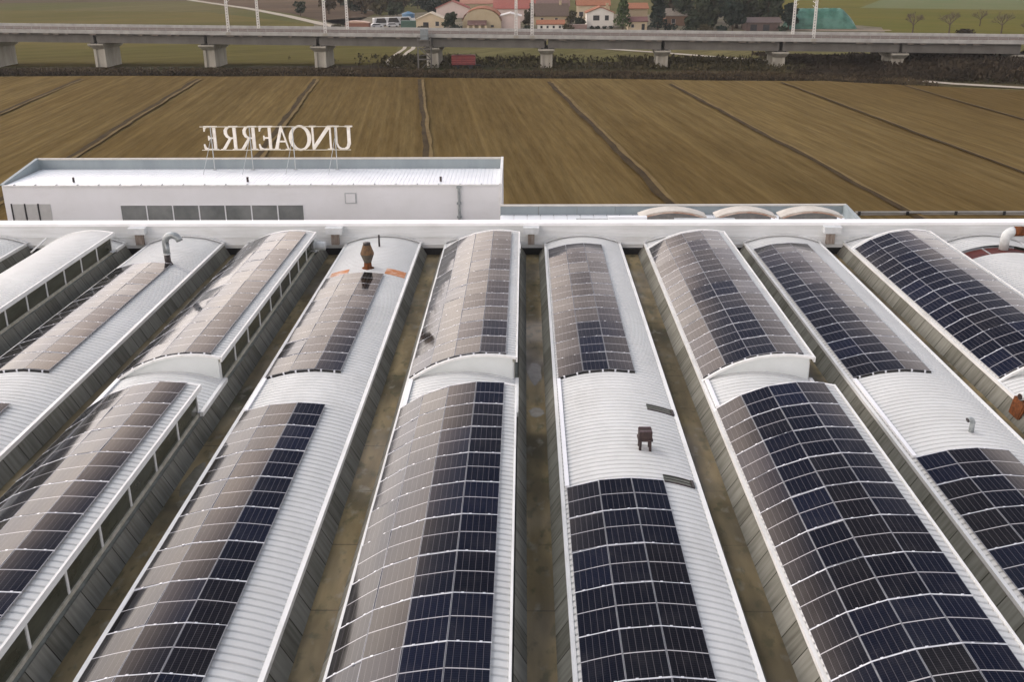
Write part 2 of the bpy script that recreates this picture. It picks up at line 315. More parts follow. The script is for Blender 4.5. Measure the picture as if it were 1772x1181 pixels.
# ------------------------------------------------------------------ builders
class MB:
    def __init__(s): s.v = []; s.f = []; s.m = []
    def add(s, vs, fs, mi=0):
        o = len(s.v); s.v += [tuple(v) for v in vs]
        for f in fs: s.f.append([i+o for i in f]); s.m.append(mi)
        return s
    def box(s, x0, x1, y0, y1, z0, z1, mi=0):
        return s.add([(x, y, z) for z in (z0, z1) for y in (y0, y1) for x in (x0, x1)],
                     [(0, 2, 3, 1), (4, 5, 7, 6), (0, 1, 5, 4), (2, 6, 7, 3), (0, 4, 6, 2), (1, 3, 7, 5)], mi)
    def bar(s, a, b, wx, wy, mi=0, up_=(0, 0, 1)):
        a = Vector(a); b = Vector(b); d = (b-a).normalized(); u = Vector(up_)
        if abs(d.dot(u)) > .95: u = Vector((1, 0, 0))
        x = d.cross(u).normalized()*wx/2; y = x.cross(d).normalized()*wy/2
        vs = [p+i*x+j*y for p in (a, b) for i, j in ((-1, -1), (1, -1), (1, 1), (-1, 1))]
        return s.add(vs, [(3, 2, 1, 0), (4, 5, 6, 7), (0, 1, 5, 4), (1, 2, 6, 5), (2, 3, 7, 6), (3, 0, 4, 7)], mi)
    def tube(s, pts, rads, seg=10, mi=0, cap=True):
        pts = [Vector(p) for p in pts]
        if not isinstance(rads, (list, tuple)): rads = [rads]*len(pts)
        rings = []; px = None
        for i, p in enumerate(pts):
            d = (pts[min(i+1, len(pts)-1)]-pts[max(i-1, 0)]).normalized()
            if px is None:
                u = Vector((0, 0, 1)) if abs(d.z) < .9 else Vector((1, 0, 0)); px = d.cross(u).normalized()
            else: px = (px-d*px.dot(d)).normalized()
            py = d.cross(px)
            rings.append([p+(px*cos(2*pi*k/seg)+py*sin(2*pi*k/seg))*rads[i] for k in range(seg)])
        vs = [q for r in rings for q in r]
        fs = [(i*seg+k, i*seg+(k+1) % seg, (i+1)*seg+(k+1) % seg, (i+1)*seg+k) for i in range(len(pts)-1) for k in range(seg)]
        if cap: fs += [tuple(range(seg-1, -1, -1)), tuple((len(pts)-1)*seg+k for k in range(seg))]
        return s.add(vs, fs, mi)
    def prism(s, prof, y0, y1, mi=0):       # closed outline in x,z swept along y
        k = len(prof); vs = [(x, y0, z) for x, z in prof]+[(x, y1, z) for x, z in prof]
        return s.add(vs, [tuple(range(k)), tuple(range(2*k-1, k-1, -1))]+[(i, i+k, (i+1) % k+k, (i+1) % k) for i in range(k)], mi)
    def build(s, name, mats, parent=None, smooth=False, loc=None):
        me = bpy.data.meshes.new(name); me.from_pydata(s.v, [], s.f)
        for m in (mats if isinstance(mats, (list, tuple)) else [mats]): me.materials.append(m)
        me.polygons.foreach_set('material_index', s.m)
        if smooth: me.polygons.foreach_set('use_smooth', [True]*len(s.f))
        bm = bmesh.new(); bm.from_mesh(me); bmesh.ops.recalc_face_normals(bm, faces=bm.faces); bm.to_mesh(me); bm.free()
        o = bpy.data.objects.new(name, me); C.objects.link(o)
        if parent: o.parent = parent
        if loc: o.location = loc
        return o
def tag(o, label=None, cat=None, group=None, kind=None):
    for k, v in (('label', label), ('category', cat), ('group', group), ('kind', kind)):
        if v: o[k] = v
    return o
def thing(name, loc, label, cat, group=None, rz=0):
    o = bpy.data.objects.new(name, None); C.objects.link(o); o.empty_display_size = .3
    o.location = loc; o.rotation_euler = (0, 0, rz)
    return tag(o, label, cat, group)
def copy_tree(o, parent=None):
    c = o.copy(); C.objects.link(c)
    if parent: c.parent = parent
    for ch in list(o.children): copy_tree(ch, c)
    return c

# ------------------------------------------------------------------ the factory roof
X0, P, YB, YF = -10.8, 6.0, 59.3, 9.0
RB, WB = 6.0, 4.5                              # barrel radius and width
RS, CS, WS = 5.2, 3.30, 4.43                  # shed arc radius, crest offset, width
DB = math.sqrt(RB*RB-(WB/2)**2); DS = math.sqrt(RS*RS-CS*CS)
def zb(x): return math.sqrt(RB*RB-(x-WB/2)**2)-DB
def zs(x): return math.sqrt(RS*RS-(x-CS)**2)-DS
RIB = .285
def corrugated(mb, fz, cx, cz, x0, x1, seg, ya, yb, xo, lift=0, depth=.042):
    """arched sheet with ribs across it: trapezoid profile stepped along Y"""
    ys = []
    n = int(round((yb-ya)/RIB)); p = (yb-ya)/n
    for i in range(n):
        for t, h in ((0, 1), (.64, 1), (.72, 0), (.90, 0)): ys.append((ya+(i+t)*p, h))
    ys.append((yb, 1))
    vs = []
    for y, h in ys:
        for k in range(seg+1):
            x = x0+(x1-x0)*k/seg; z = fz(x); d = Vector((x-cx, 0, z-cz)).normalized()
            o = lift-(1-h)*depth
            vs.append((xo+x+d.x*o, y, z+d.z*o))
    s1 = seg+1
    mb.add(vs, [(j*s1+k, j*s1+k+1, (j+1)*s1+k+1, (j+1)*s1+k) for j in range(len(ys)-1) for k in range(seg)])
def arc_strip(mb, fz, cx, cz, xa, xb, seg, ya, yb, xo, o0, o1, mi=0):
    """solid curved band following the arc between offsets o0 and o1"""
    pr = []
    for k in range(seg+1):
        x = xa+(xb-xa)*k/seg; z = fz(x); d = Vector((x-cx, 0, z-cz)).normalized(); pr.append((xo+x+d.x*o1, z+d.z*o1))
    for k in range(seg, -1, -1):
        x = xa+(xb-xa)*k/seg; z = fz(x); d = Vector((x-cx, 0, z-cz)).normalized(); pr.append((xo+x+d.x*o0, z+d.z*o0))
    mb.prism(pr, ya, yb, mi)

fac = thing('factory_building', (0, 34, 0), 'white factory hall whose roof is a row of parallel curved vaults with concrete gutters', 'factory')
def part(mb, name, m, parent=fac, smooth=False):
    o = mb.build(name, m, parent, smooth)
    if parent is fac: o.matrix_parent_inverse = Matrix.Translation((0, -34, 0))
    return o
GAP0, GAP1 = 35.2, 38.0                        # the break between far and near sheds
for k in range(-5, 8):
    xo = X0+k*P; barrel = k % 2 == 0
    for ya, yb in (((YF, 55.6), (57.2, YB)) if k == 6 else ((YF, YB),)) if barrel else ((57.3, YB), (GAP0-.3, GAP1+.3)):
        mb = MB(); corrugated(mb, zb, WB/2, -DB, 0, WB, 18, ya, yb, xo); vr = part(mb, 'vault_roof', WHITE)
    e = MB()
    spans = [(YF, YB)] if barrel else [(GAP0-.3, GAP1+.3), (57.9, YB)]
    for ya, yb in spans:
        e.box(xo+WB-.11, xo+WB+.03, ya, yb, -.10, .075)
        if barrel:
            y = ya+.15
            while y < yb: e.box(xo+WB-.16, xo+WB-.115, y, y+.10, .0, .06, 1); y += RIB
    e.box(xo-.06, xo+.06, YF, YB, -.10, .05)
    part(e, 'eave_flashing', [TRIM, STEEL], vr)
    if not barrel:
        for (ya, yb, far) in ((YF, GAP0, False), (GAP1, 57.9, True)):
            s = MB(); corrugated(s, zs, CS, -DS, .02, WS-.02, 20, ya, yb, xo)
            sr = part(s, 'shed_roof', WHITE)
            for yy0, yy1 in ((ya+.12, ya+.20), (yb-.20, yb-.12)):
                g = MB()
                pr = [(xo+.05+(WS-.20)*i/18, zs(.05+(WS-.20)*i/18)-.035) for i in range(19)]
                pr += [(xo+WS-.14, -.3), (xo+.05, -.3)]
                g.prism(pr, yy0, yy1)
                part(g, 'gable_wall', GABLE, sr)
            t = MB()
            arc_strip(t, zs, CS, -DS, .0, WS, 18, ya-.03, ya+.115, xo, -.05, .045)
            arc_strip(t, zs, CS, -DS, .0, WS, 18, yb-.10, yb+.03, xo, -.05, .045)
            t.box(xo+WS-.015, xo+WS+.055, ya-.03, yb+.03, zs(WS)-.16, zs(WS)+.05)
            part(t, 'roof_edge_trim', TRIM, sr)
            wl = MB(); wx = xo+WS-.10
            wl.box(wx-.08, wx+.03, ya+.20, yb-.20, -.20, .02); wl.box(wx-.08, wx+.02, ya+.20, yb-.20, .80, zs(WS)-.05)
            part(wl, 'window_sill_wall', mat('sill_render', (.52, .50, .42), (.36, .34, .26), scale=3, rough=.8), sr)
            n = int(round((yb-ya-.4)/2.27)); pitch = (yb-ya-.4)/n
            for i in range(n):
                q0 = ya+.20+i*pitch; wmb = MB()
                wmb.box(wx-.05, wx-.02, q0+.05, q0+pitch-.05, .02, .80, 1)
                wmb.box(wx-.06, wx+.012, q0, q0+.05, .02, .80); wmb.box(wx-.06, wx+.012, q0+pitch-.05, q0+pitch, .02, .80)
                part(wmb, 'window', [TRIM, WIN], sr)
    # gutter channel to the right of this vault
    gm_ = MB(); a = xo+WB+.01; b_ = xo+P-.01
    gm_.add([(a, YF, -.10), (a+.34, YF, -.72), (a, YB, -.10), (a+.34, YB, -.72)], [(0, 1, 3, 2)], 0)
    gm_.add([(b_, YF, -.10), (b_-.39, YF, -.72), (b_, YB, -.10), (b_-.39, YB, -.72)], [(0, 2, 3, 1)], 0)
    gm_.add([(a+.33, YF, -.70), (b_-.38, YF, -.70), (a+.33, YB, -.70), (b_-.38, YB, -.70)], [(0, 1, 3, 2)], 1)
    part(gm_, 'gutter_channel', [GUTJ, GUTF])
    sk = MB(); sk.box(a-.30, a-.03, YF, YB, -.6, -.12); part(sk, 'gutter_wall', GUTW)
# primer-red strip where sheets are missing on the right-hand vault
s = MB(); arc_strip(s, zb, WB/2, -DB, 0.05, WB-.05, 16, 55.62, 57.18, X0+6*P, -.22, -.16)
for yy in (56.4,): arc_strip(s, zb, WB/2, -DB, 1.25, 1.31, 2, 55.62, 57.18, X0+6*P, -.15, -.10, 1)
part(s, 'bare_roof_strip', [PRIMER, STEEL])
# back beam with a white capping and scalloped shadow gaps above the vaults
bm_ = MB(); XL, XR = -47, 41
bm_.box(XL, XR, YB+.02, YB+.7, -.28, 1.10); part(bm_, 'back_beam', BEAM)
cp = MB(); cp.box(XL, XR, YB-.05, YB+.8, 1.102, 1.27); part(cp, 'beam_capping', mat('capping_white', (.90, .90, .90), (.84, .84, .83), scale=1, rough=.4))
bd = MB()
bd.box(XL, XR, YB-.03, YB+.018, .38, .44); bd.box(XL, XR, YB-.05, YB+.018, -.10, -.03)
part(bd, 'beam_ledge', BEAM)
for k in range(-5, 8):
    xo = X0+k*P; cl = MB()
    arc_strip(cl, zb, WB/2, -DB, -.05, WB+.05, 16, YB-.14, YB+.015, xo, .06, .13, 0)
    part(cl, 'vault_collar', BEAM)
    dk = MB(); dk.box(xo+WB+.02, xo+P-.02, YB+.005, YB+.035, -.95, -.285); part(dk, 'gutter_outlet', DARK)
for i, (x0, x1) in enumerate(((-23.83, -22.85), (-11.96, -10.98), (-.10, .80), (17.80, 18.80))):
    h = MB(); h.box(x0, x1, YB-.52, YB+.015, .70, 1.098); h.box(x0-.03, x1+.03, YB-.55, YB-.03, 1.03, 1.097)
    h.box(x0+.25, x1-.25, YB-.20, YB+.012, -.02, .695, 1)
    part(h, 'rainwater_hopper', [mat('hopper_metal', (.66, .68, .68), (.55, .57, .57), scale=3, rough=.45), mat('stained_concrete', (.34, .30, .26), (.20, .15, .12), scale=4, rough=.8, stretch=(3, 1, .4))])
# outer walls down to the ground
ow = MB(); ow.box(XL, XR, YB+.05, YB+.65, -6.7, -.96); ow.box(XL, XL+.3, YF, YB, -6.7, -.75); ow.box(XR-.3, XR, YF, YB, -6.7, -.75); ow.box(XL, XR, YF-.3, YF, -6.7, -.1)
part(ow, 'outer_wall', FACADE)
# rust patches on the vault with the cowl: bare sheet pieces laid in the roof
for xa, xb, ya, yb in ((.25, 1.25, 51.95, 52.75), (3.25, 4.30, 51.95, 52.95)):
    s = MB(); arc_strip(s, zb, WB/2, -DB, xa, xb, 5, ya, yb, X0, .003, .012)
    part(s, 'rusty_sheet_patch', mat('rusty_patch', (.50, .185, .06), (.66, .55, .47), scale=2.2, rough=.8, lo=.45, hi=.7))

# ------------------------------------------------------------------ solar arrays
PW, PL, PT = 1.04, 1.885, .036
ROW, COL, LIFT = 1.93, 1.06, .11
def panel_mesh():
    hw, hl, lip = PW/2, PL/2, .012
    mb = MB(); ns = 8; xs = [-hw+lip+(2*hw-2*lip)*i/ns for i in range(ns+1)]
    sag = lambda x: .0085*(1-(x/hw)**2)-.002          # the modules are bent a little over the vault
    mb.add([(x, y, sag(x)) for x in xs for y in (-hl+lip, hl-lip)], [(2*i, 2*i+2, 2*i+3, 2*i+1) for i in range(ns)], 0)
    for x0, x1, y0, y1 in ((-hw, -hw+lip, -hl, hl), (hw-lip, hw, -hl, hl), (-hw+lip, hw-lip, -hl, -hl+lip), (-hw+lip, hw-lip, hl-lip, hl)):
        mb.box(x0, x1, y0, y1, -PT, 0, 1)
    mb.add([(-hw+lip, -hl+lip, -PT+.004), (hw-lip, -hl+lip, -PT+.004), (hw-lip, hl-lip, -PT+.004), (-hw+lip, hl-lip, -PT+.004)], [(0, 3, 2, 1)], 2)
    o = mb.build('solar_panel', [CELLS, ALU, DARK])
    o.data.polygons.foreach_set('use_smooth', [p.material_index == 0 for p in o.data.polygons])
    me = o.data; uvl = me.uv_layers.new(name='UVMap')
    for p in me.polygons:
        for li in p.loop_indices:
            c = me.vertices[me.loops[li].vertex_index].co; uvl.data[li].uv = (c.x/PW+.5, c.y/PL+.5)
    return o
proto = panel_mesh(); C.objects.unlink(proto)
def array(k, shed, start_x, cols, ytop, rows, label):
    xo = X0+k*P
    fz, rad, cx, cz = (zs, RS, CS, -DS) if shed else (zb, RB, WB/2, -DB)
    root = thing('solar_array', (xo+2.2, ytop-rows*ROW/2, .4), label, 'solar array', 'solar arrays on the curved roofs')
    inv = Matrix.Translation((-(xo+2.2), -(ytop-rows*ROW/2), -.4))
    a0 = math.asin((start_x-cx)/rad); da = COL/(rad+LIFT)
    for j in range(rows):
        for c in range(cols):
            a = a0+da*(c+.5); rr = (rad+LIFT)*cos(da/2)
            o = proto.copy(); o.name = 'solar_panel'; C.objects.link(o); o.parent = root; o.matrix_parent_inverse = inv
            o.location = (xo+cx+rr*sin(a), ytop-(j+.5)*ROW, cz+rr*cos(a))
            o.rotation_euler = (rnd.gauss(0, R(.5)), a+rnd.gauss(0, R(.6)), 0)
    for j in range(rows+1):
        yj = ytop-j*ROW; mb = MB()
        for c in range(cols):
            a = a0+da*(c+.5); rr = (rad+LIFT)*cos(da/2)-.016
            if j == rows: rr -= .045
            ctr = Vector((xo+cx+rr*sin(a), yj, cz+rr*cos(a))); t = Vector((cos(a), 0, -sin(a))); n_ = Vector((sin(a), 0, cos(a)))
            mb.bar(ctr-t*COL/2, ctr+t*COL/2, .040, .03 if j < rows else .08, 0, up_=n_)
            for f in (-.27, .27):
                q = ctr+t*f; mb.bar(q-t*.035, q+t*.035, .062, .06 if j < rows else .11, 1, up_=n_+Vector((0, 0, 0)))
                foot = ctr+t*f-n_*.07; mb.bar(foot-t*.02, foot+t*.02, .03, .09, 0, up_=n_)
        r = mb.build('rail_or_shade_bar', [RAIL if j < rows else DARK, CLIP], root); r.matrix_parent_inverse = inv  # front edge: black bar stands in for the shadow gap beneath the panels
    return root
FT = GAP1+.12
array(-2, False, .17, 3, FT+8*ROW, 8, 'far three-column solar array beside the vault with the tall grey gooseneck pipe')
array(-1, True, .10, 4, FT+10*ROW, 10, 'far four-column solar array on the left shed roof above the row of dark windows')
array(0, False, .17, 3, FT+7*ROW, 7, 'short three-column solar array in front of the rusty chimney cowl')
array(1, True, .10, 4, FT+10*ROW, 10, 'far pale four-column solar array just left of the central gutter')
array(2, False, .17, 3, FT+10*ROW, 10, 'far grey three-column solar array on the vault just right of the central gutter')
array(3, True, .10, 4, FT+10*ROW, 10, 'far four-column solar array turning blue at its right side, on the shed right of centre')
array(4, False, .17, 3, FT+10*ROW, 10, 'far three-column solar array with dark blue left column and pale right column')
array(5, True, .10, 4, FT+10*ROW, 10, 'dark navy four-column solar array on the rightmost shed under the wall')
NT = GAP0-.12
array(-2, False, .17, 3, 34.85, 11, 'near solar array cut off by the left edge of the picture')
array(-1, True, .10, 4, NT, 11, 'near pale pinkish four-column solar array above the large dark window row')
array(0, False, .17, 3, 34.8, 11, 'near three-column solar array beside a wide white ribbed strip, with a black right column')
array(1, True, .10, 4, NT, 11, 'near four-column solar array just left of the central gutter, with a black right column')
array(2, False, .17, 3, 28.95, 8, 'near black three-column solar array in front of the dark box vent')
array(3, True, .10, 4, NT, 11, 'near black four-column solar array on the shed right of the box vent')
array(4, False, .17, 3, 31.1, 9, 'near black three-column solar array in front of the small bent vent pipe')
# white cable trays along the left eaves between the arrays
for k, ya, yb, lab in ((-2, 35.0, 37.9, 'white cable tray at the eave left of the far left vault'), (-1, 35.25, 37.9, 'white cable tray lifted beside the left shed gable'), (0, 34.9, 38.0, 'white cable tray at the eave left of the white ribbed vault with the black column'),
                       (1, 35.3, 37.9, 'white cable tray at the eave below the central shed gable'), (2, 29.05, 38.0, 'long white cable tray beside the bare roof with the box vent'), (3, 35.3, 37.9, 'white cable tray at the eave below the right shed gable'), (4, 31.2, 38.0, 'bluish white cable tray beside the bare roof with the small bent pipe')):
    xo = X0+k*P; t = MB(); z0 = zb(.16)
    t.box(xo+.09, xo+.23, ya, yb, z0+.03, z0+.12)
    y = ya+.3
    while y < yb: t.box(xo+.11, xo+.21, y, y+.06, z0-.06, z0+.03, 1); y += 1.1
    tag(t.build('cable_tray', [mat('tray_white', (.90, .90, .91), (.84, .84, .86), rough=.35), STEEL]), lab, 'cable tray', 'white cable trays along the eaves')

WATER = mat('puddle_water', (.13, .115, .08), (.19, .175, .135), scale=2.5, rough=.22, spec=.4)
for (x, y, rx, ry) in ((.43, 40.6, .30, 1.2), (.45, 36.6, .31, .45), (-11.55, 31.0, .28, 1.2)):
    mb = MB(); n = 22; mb.add([(rx*cos(2*pi*i/n)*(1+.18*rnd.uniform(-1, 1)), ry*sin(2*pi*i/n)*(1+.15*rnd.uniform(-1, 1)), 0) for i in range(n)], [tuple(range(n))])
    tag(mb.build('puddle', WATER, loc=(x, y, -.695)), kind='structure')

# ------------------------------------------------------------------ things on the roofs
def lathe(mb, prof, c, seg=16, mi=0):
    mb.tube([(c[0], c[1], c[2]+z) for z, r in prof], [r for z, r in prof], seg, mi)
ct = thing('chimney_cowl', (-8.55, 52.75, .40), 'rusty brown double-cone chimney cowl standing on the white vault', 'chimney cowl')
m1 = MB(); lathe(m1, [(0, .34), (.04, .33), (.10, .22), (.38, .20)], (0, 0, 0)); m1.build('flue_base', RUST, ct, True)
m1 = MB(); lathe(m1, [(.36, .20), (.42, .22), (.80, .36), (.84, .37)], (0, 0, 0)); m1.build('lower_cone', mat('cowl_grey_brown', (.10, .085, .06), (.06, .05, .04), scale=5, rough=.8), ct, True)
m1 = MB(); lathe(m1, [(.83, .375), (.88, .37), (1.30, .22), (1.33, .22)], (0, 0, 0)); m1.build('upper_cone', RUSTBROWN, ct, True)
m1 = MB(); lathe(m1, [(1.32, .20), (1.46, .20)], (0, 0, 0)); m1.build('flue_mouth', PIPEDARK, ct, True)
pt = thing('vent_pole', (-8.52, 57.1, .38), 'thin black vent pole on the white vault behind the rusty cowl', 'vent pole')
m1 = MB(); lathe(m1, [(0, .055), (.75, .055)], (0, 0, 0), 8); m1.build('pole', PIPEDARK, pt, True)
m1 = MB(); lathe(m1, [(0, .18), (.03, .18), (.05, .06)], (0, 0, 0), 12); m1.build('base_flange', mat('flange_grey', (.3, .3, .3), (.2, .2, .2)), pt)
def bend(r, a0, a1, c, n=8, pl='x'):
    return [(c[0]+r*cos(a0+(a1-a0)*i/n), c[1], c[2]+r*sin(a0+(a1-a0)*i/n)) for i in range(n+1)]
gp = thing('gooseneck_pipe', (-19.80, 53.75, .33), 'tall grey gooseneck vent pipe with a black lower end on the left vault', 'vent pipe')
m1 = MB(); m1.tube([(0.15, -.05, -.05), (.03, 0, .12), (0, 0, .26), (0, 0, .62)], .175, 12); m1.build('lower_pipe', PIPEDARK, gp, True)
m1 = MB(); m1.tube([(0, 0, .60), (0, 0, .66)], .215, 12); m1.build('collar', DUCTW, gp, True)
m1 = MB(); m1.tube([(0, 0, .65), (0, 0, 1.30)]+bend(.40, pi, 0.15, (.40, 0, 1.30), 9), .19, 12); m1.build('gooseneck', DUCT, gp, True)
sp_ = thing('duct_stub', (-12.44, 57.35, .42), 'pale grey duct stub sticking out of the left shed wall below the beam', 'duct')
m1 = MB(); m1.tube([(-.05, 0, 0), (.30, 0, 0), (.72, 0, -.02)], [.26, .26, .25], 14); m1.tube([(.05, 0, 0), (.11, 0, 0)], .30, 14); m1.build('duct_pipe', DUCTW, sp_, True)
bv_s = .68
bv = thing('box_vent', (4.10, 31.3, .36), 'dark rusty box vent on legs standing on the bare white vault', 'roof vent'); bv.scale = (bv_s, bv_s, 1.0)
m1 = MB(); m1.box(-.33, .33, -.30, .30, .42, .74); m1.box(-.37, .37, -.34, .34, .40, .47); m1.add([(-.28, -.25, .742), (.28, -.25, .742), (.28, .25, .742), (-.28, .25, .742)], [(0, 1, 2, 3)]); m1.build('vent_box', RUSTDARK, bv)
m1 = MB(); m1.box(-.30, .30, -.27, -.20, .74, .78); m1.box(-.30, .30, .20, .27, .74, .78); m1.build('top_rail', mat('rust_grey', (.13, .10, .11), (.09, .06, .065), scale=4, rough=.8), bv)
for sx in (-1, 1):
    for sy in (-1, 1):
        m1 = MB(); m1.bar((sx*.24, sy*.22, .42), (sx*.26, sy*.25, -.03), .15, .12); m1.build('leg', RUSTDARK, bv)
for (xa, xb, ya, lab) in ((3.38, 4.30, 34.62, 'narrow dark skylight strip farther up the bare vault, behind the box vent'), (3.30, 4.20, 29.02, 'narrow dark skylight strip at the corner of the near black array')):
    xo = X0+2*P; t = thing('skylight_strip', (xo+(xa+xb)/2, ya+.25, .2), lab, 'skylight', 'narrow skylight strips by the box vent')
    inv = Matrix.Translation((-(xo+(xa+xb)/2), -(ya+.25), -.2))
    m1 = MB(); arc_strip(m1, zb, WB/2, -DB, xa, xb, 4, ya+.06, ya+.42, xo, -.01, .014); m1.build('glazing', OLIVEGLASS, t).matrix_parent_inverse = inv
    m1 = MB()
    for q0, q1 in ((ya, ya+.06), (ya+.42, ya+.47)): arc_strip(m1, zb, WB/2, -DB, xa, xb, 4, q0, q1, xo, -.01, .035)
    arc_strip(m1, zb, WB/2, -DB, xb, xb+.09, 1, ya, ya+.47, xo, -.01, .06); arc_strip(m1, zb, WB/2, -DB, xa, xb, 4, ya+.22, ya+.245, xo, .015, .03)
    m1.build('frame', PIPEDARK, t).matrix_parent_inverse = inv
hp = thing('bent_vent_pipe', (15.78, 32.55, .36), 'small grey bent vent pipe with a black mouth on the right-hand vault', 'vent pipe')
m1 = MB(); m1.tube([(0, 0, 0), (0, 0, .42)]+[(-.16+.16*cos(i*pi/12), -.02*i/3, .42+.16*sin(i*pi/12)) for i in range(1, 6)]+[(-.22, -.08, .57)], .095, 12); m1.build('pipe', DUCT, hp, True)
m1 = MB(); m1.tube([(-.215, -.08, .572), (-.245, -.085, .560)], .085, 12); m1.build('pipe_mouth', PIPEDARK, hp)
m1 = MB(); lathe(m1, [(-.03, .17), (.03, .17), (.05, .10)], (0, 0, 0), 12); m1.build('base_flange', mat('flange_dark', (.10, .09, .09), (.06, .05, .05)), hp)
de = thing('elbow_duct', (27.55, 56.75, .40), 'large pale grey elbow duct with rusty joint rising from the red roof strip', 'duct')
m1 = MB(); m1.tube([(0, 0, -.1), (0, 0, .55)]+[(.42-.42*cos(i*pi/16), 0, .55+.42*sin(i*pi/16)) for i in range(1, 9)], .27, 14); m1.build('elbow', DUCTW, de, True)
m1 = MB(); m1.tube([(.42, 0, .97), (.95, 0, .97)], .285, 14); m1.build('rusty_joint', RUST, de, True)
m1 = MB(); m1.tube([(.92, 0, .97), (1.5, 0, .93), (2.6, .1, .45)], .27, 14); m1.build('duct_run', DUCT, de, True)
rb = thing('rusty_hopper', (19.35, 35.9, -.1), 'rusty hopper with a white outlet pipe beside the rightmost shed gable', 'hopper'); rb.scale = (.82, .82, .82)
m1 = MB(); m1.add([(-.55, -.45, -.50), (.35, -.45, -.50), (.35, .45, -.50), (-.55, .45, -.50), (-.38, -.5, .32), (.6, -.5, .32), (.6, .5, .32), (-.38, .5, .32)], [(0, 3, 2, 1), (4, 5, 6, 7), (0, 1, 5, 4), (1, 2, 6, 5), (2, 3, 7, 6), (3, 0, 4, 7)]); m1.bar((-.5, -.52, -.45), (-.3, -.56, .3), .07, .07); m1.bar((.3, -.5, -.45), (.55, -.56, .3), .07, .07); m1.build('hopper_body', RUST, rb)
m1 = MB(); m1.tube([(.15, .05, .55), (-.40, -.08, .52)], .19, 14); m1.build('outlet_pipe', DUCTW, rb, True)
m1 = MB(); m1.tube([(-.402, -.08, .52), (-.425, -.085, .519)], .155, 14); m1.build('pipe_mouth', PIPEDARK, rb)
m1 = MB(); m1.tube([(.1, .1, .30), (.25, .15, .60), (.55, .25, .66)], .23, 12); m1.build('pipe_elbow', RUSTDARK, rb, True)
rod = MB(); rod.tube([(-29.3, 57.6, -.05), (-28.9, 58.9, .45)], .05, 8)
tag(rod.build('white_rod', TRIM), 'short white rod leaning beside the far left shed below the beam', 'rod')

# ------------------------------------------------------------------ white office block behind the hall
ob = thing('office_block', (-20.9, 79, -6.7), 'low white building with a ribbon of grey windows behind the factory wall', 'building')
inv = Matrix.Translation((20.9, -79, 6.7))
def op(mb, name, m, parent=ob):
    o = mb.build(name, m, parent)
    if parent is ob: o.matrix_parent_inverse = inv
    return o
m1 = MB(); m1.box(-40.0, -1.8, 76, 76.3, -6.7, .02); m1.box(-40.0, -39.75, 76.3, 82.6, -6.7, .0); m1.box(-2.0, -1.8, 76.3, 82.6, -6.7, .0); m1.box(-39.75, -2.0, 82.4, 82.6, -6.7, .0); op(m1, 'wall', FACADE)
m1 = MB(); n = 118
for i in range(n):
    x = -39.7+i*.32; m1.box(x, x+.285, 76.2, 82.3, .0, .025)
m1.box(-39.7, -2.05, 76.2, 82.3, -.1, .0); op(m1, 'ribbed_roof', mat('roof_white', (.86, .88, .90), (.80, .82, .84), scale=.6, rough=.4))
m1 = MB(); m1.box(-40.0, -1.8, 82.3, 82.5, .002, .80); op(m1, 'back_parapet', FASCIA)
m1 = MB()
for i in range(40): m1.box(-40.0+i*.955, -40.0+i*.955+.94, 82.22, 82.58, .80, .90)
op(m1, 'parapet_coping', mat('coping', (.52, .50, .45), (.44, .42, .38), scale=2))
m1 = MB(); m1.add([(-40.1, 76, .02), (-39.85, 76, .02), (-39.85, 82.3, .02), (-40.1, 82.3, .02), (-40.1, 76, .12), (-39.85, 76, .12), (-39.85, 82.3, .93), (-40.1, 82.3, .93)], [(0, 3, 2, 1), (4, 5, 6, 7), (0, 1, 5, 4), (1, 2, 6, 5), (2, 3, 7, 6), (3, 0, 4, 7)]); op(m1, 'side_parapet', FASCIA)
m1 = MB(); m1.add([(-1.98, 76, .02), (-1.78, 76, .02), (-1.78, 82.55, .02), (-1.98, 82.55, .02), (-1.98, 76, .12), (-1.78, 76, .12), (-1.78, 82.55, .93), (-1.98, 82.55, .93)], [(0, 3, 2, 1), (4, 5, 6, 7), (0, 1, 5, 4), (1, 2, 6, 5), (2, 3, 7, 6), (3, 0, 4, 7)]); m1.box(-2.02, -1.76, 75.93, 76, -6.7, .12); op(m1, 'end_trim', TRIM)
m1 = MB(); m1.box(-39.9, -2.1, 75.86, 76.0, -.03, .07)
for i in range(23): m1.box(-39.0+i*1.62, -38.94+i*1.62, 75.82, 76.05, .07, .14, 1)
op(m1, 'roof_gutter', [TRIM, STEEL])
for i in range(7):
    x = -31.12+i*2.02; m1 = MB(); m1.box(x+.05, x+1.97, 76.0-.015, 76.02, -3.4, -1.54, 1); m1.box(x-.04, x+.05, 75.96, 76.02, -3.4, -1.50); m1.box(x+1.97, x+2.06-.09+.05, 75.965, 76.02, -3.4, -1.50) if i == 6 else None
    m1.box(x+.05, x+1.97, 75.95, 76.02, -1.54, -1.46); op(m1, 'window', [FACADE, mat('office_glass', (.12, .13, .125), (.22, .23, .22), scale=.45, rough=.12)])
for i in range(3):
    x = -39.55+i*1.03; m1 = MB(); m1.box(x+.10, x+.99, 75.975, 76.02, -3.4, -1.42); m1.box(x, x+.10, 75.95, 76.02, -3.4, -1.38, 1); op(m1, 'shutter_panel', [mat('shutter_grey', (.47, .47, .45), (.42, .42, .40)), DARK])
m1 = MB(); m1.box(-13.78, -12.90, 75.95, 76.0, -1.42, -.58); m1.box(-13.70, -12.98, 75.93, 75.95, -1.34, -.66, 1); op(m1, 'wall_hatch', [STEEL, FACADE])
m1 = MB(); m1.tube([(-5.05, 75.9, 0), (-5.05, 75.9, -4)], .10, 8)
for z in (-.15, -1.4, -2.45): m1.box(-5.22, -4.88, 75.78, 76, z-.07, z+.07)
op(m1, 'downpipe', DUCT)
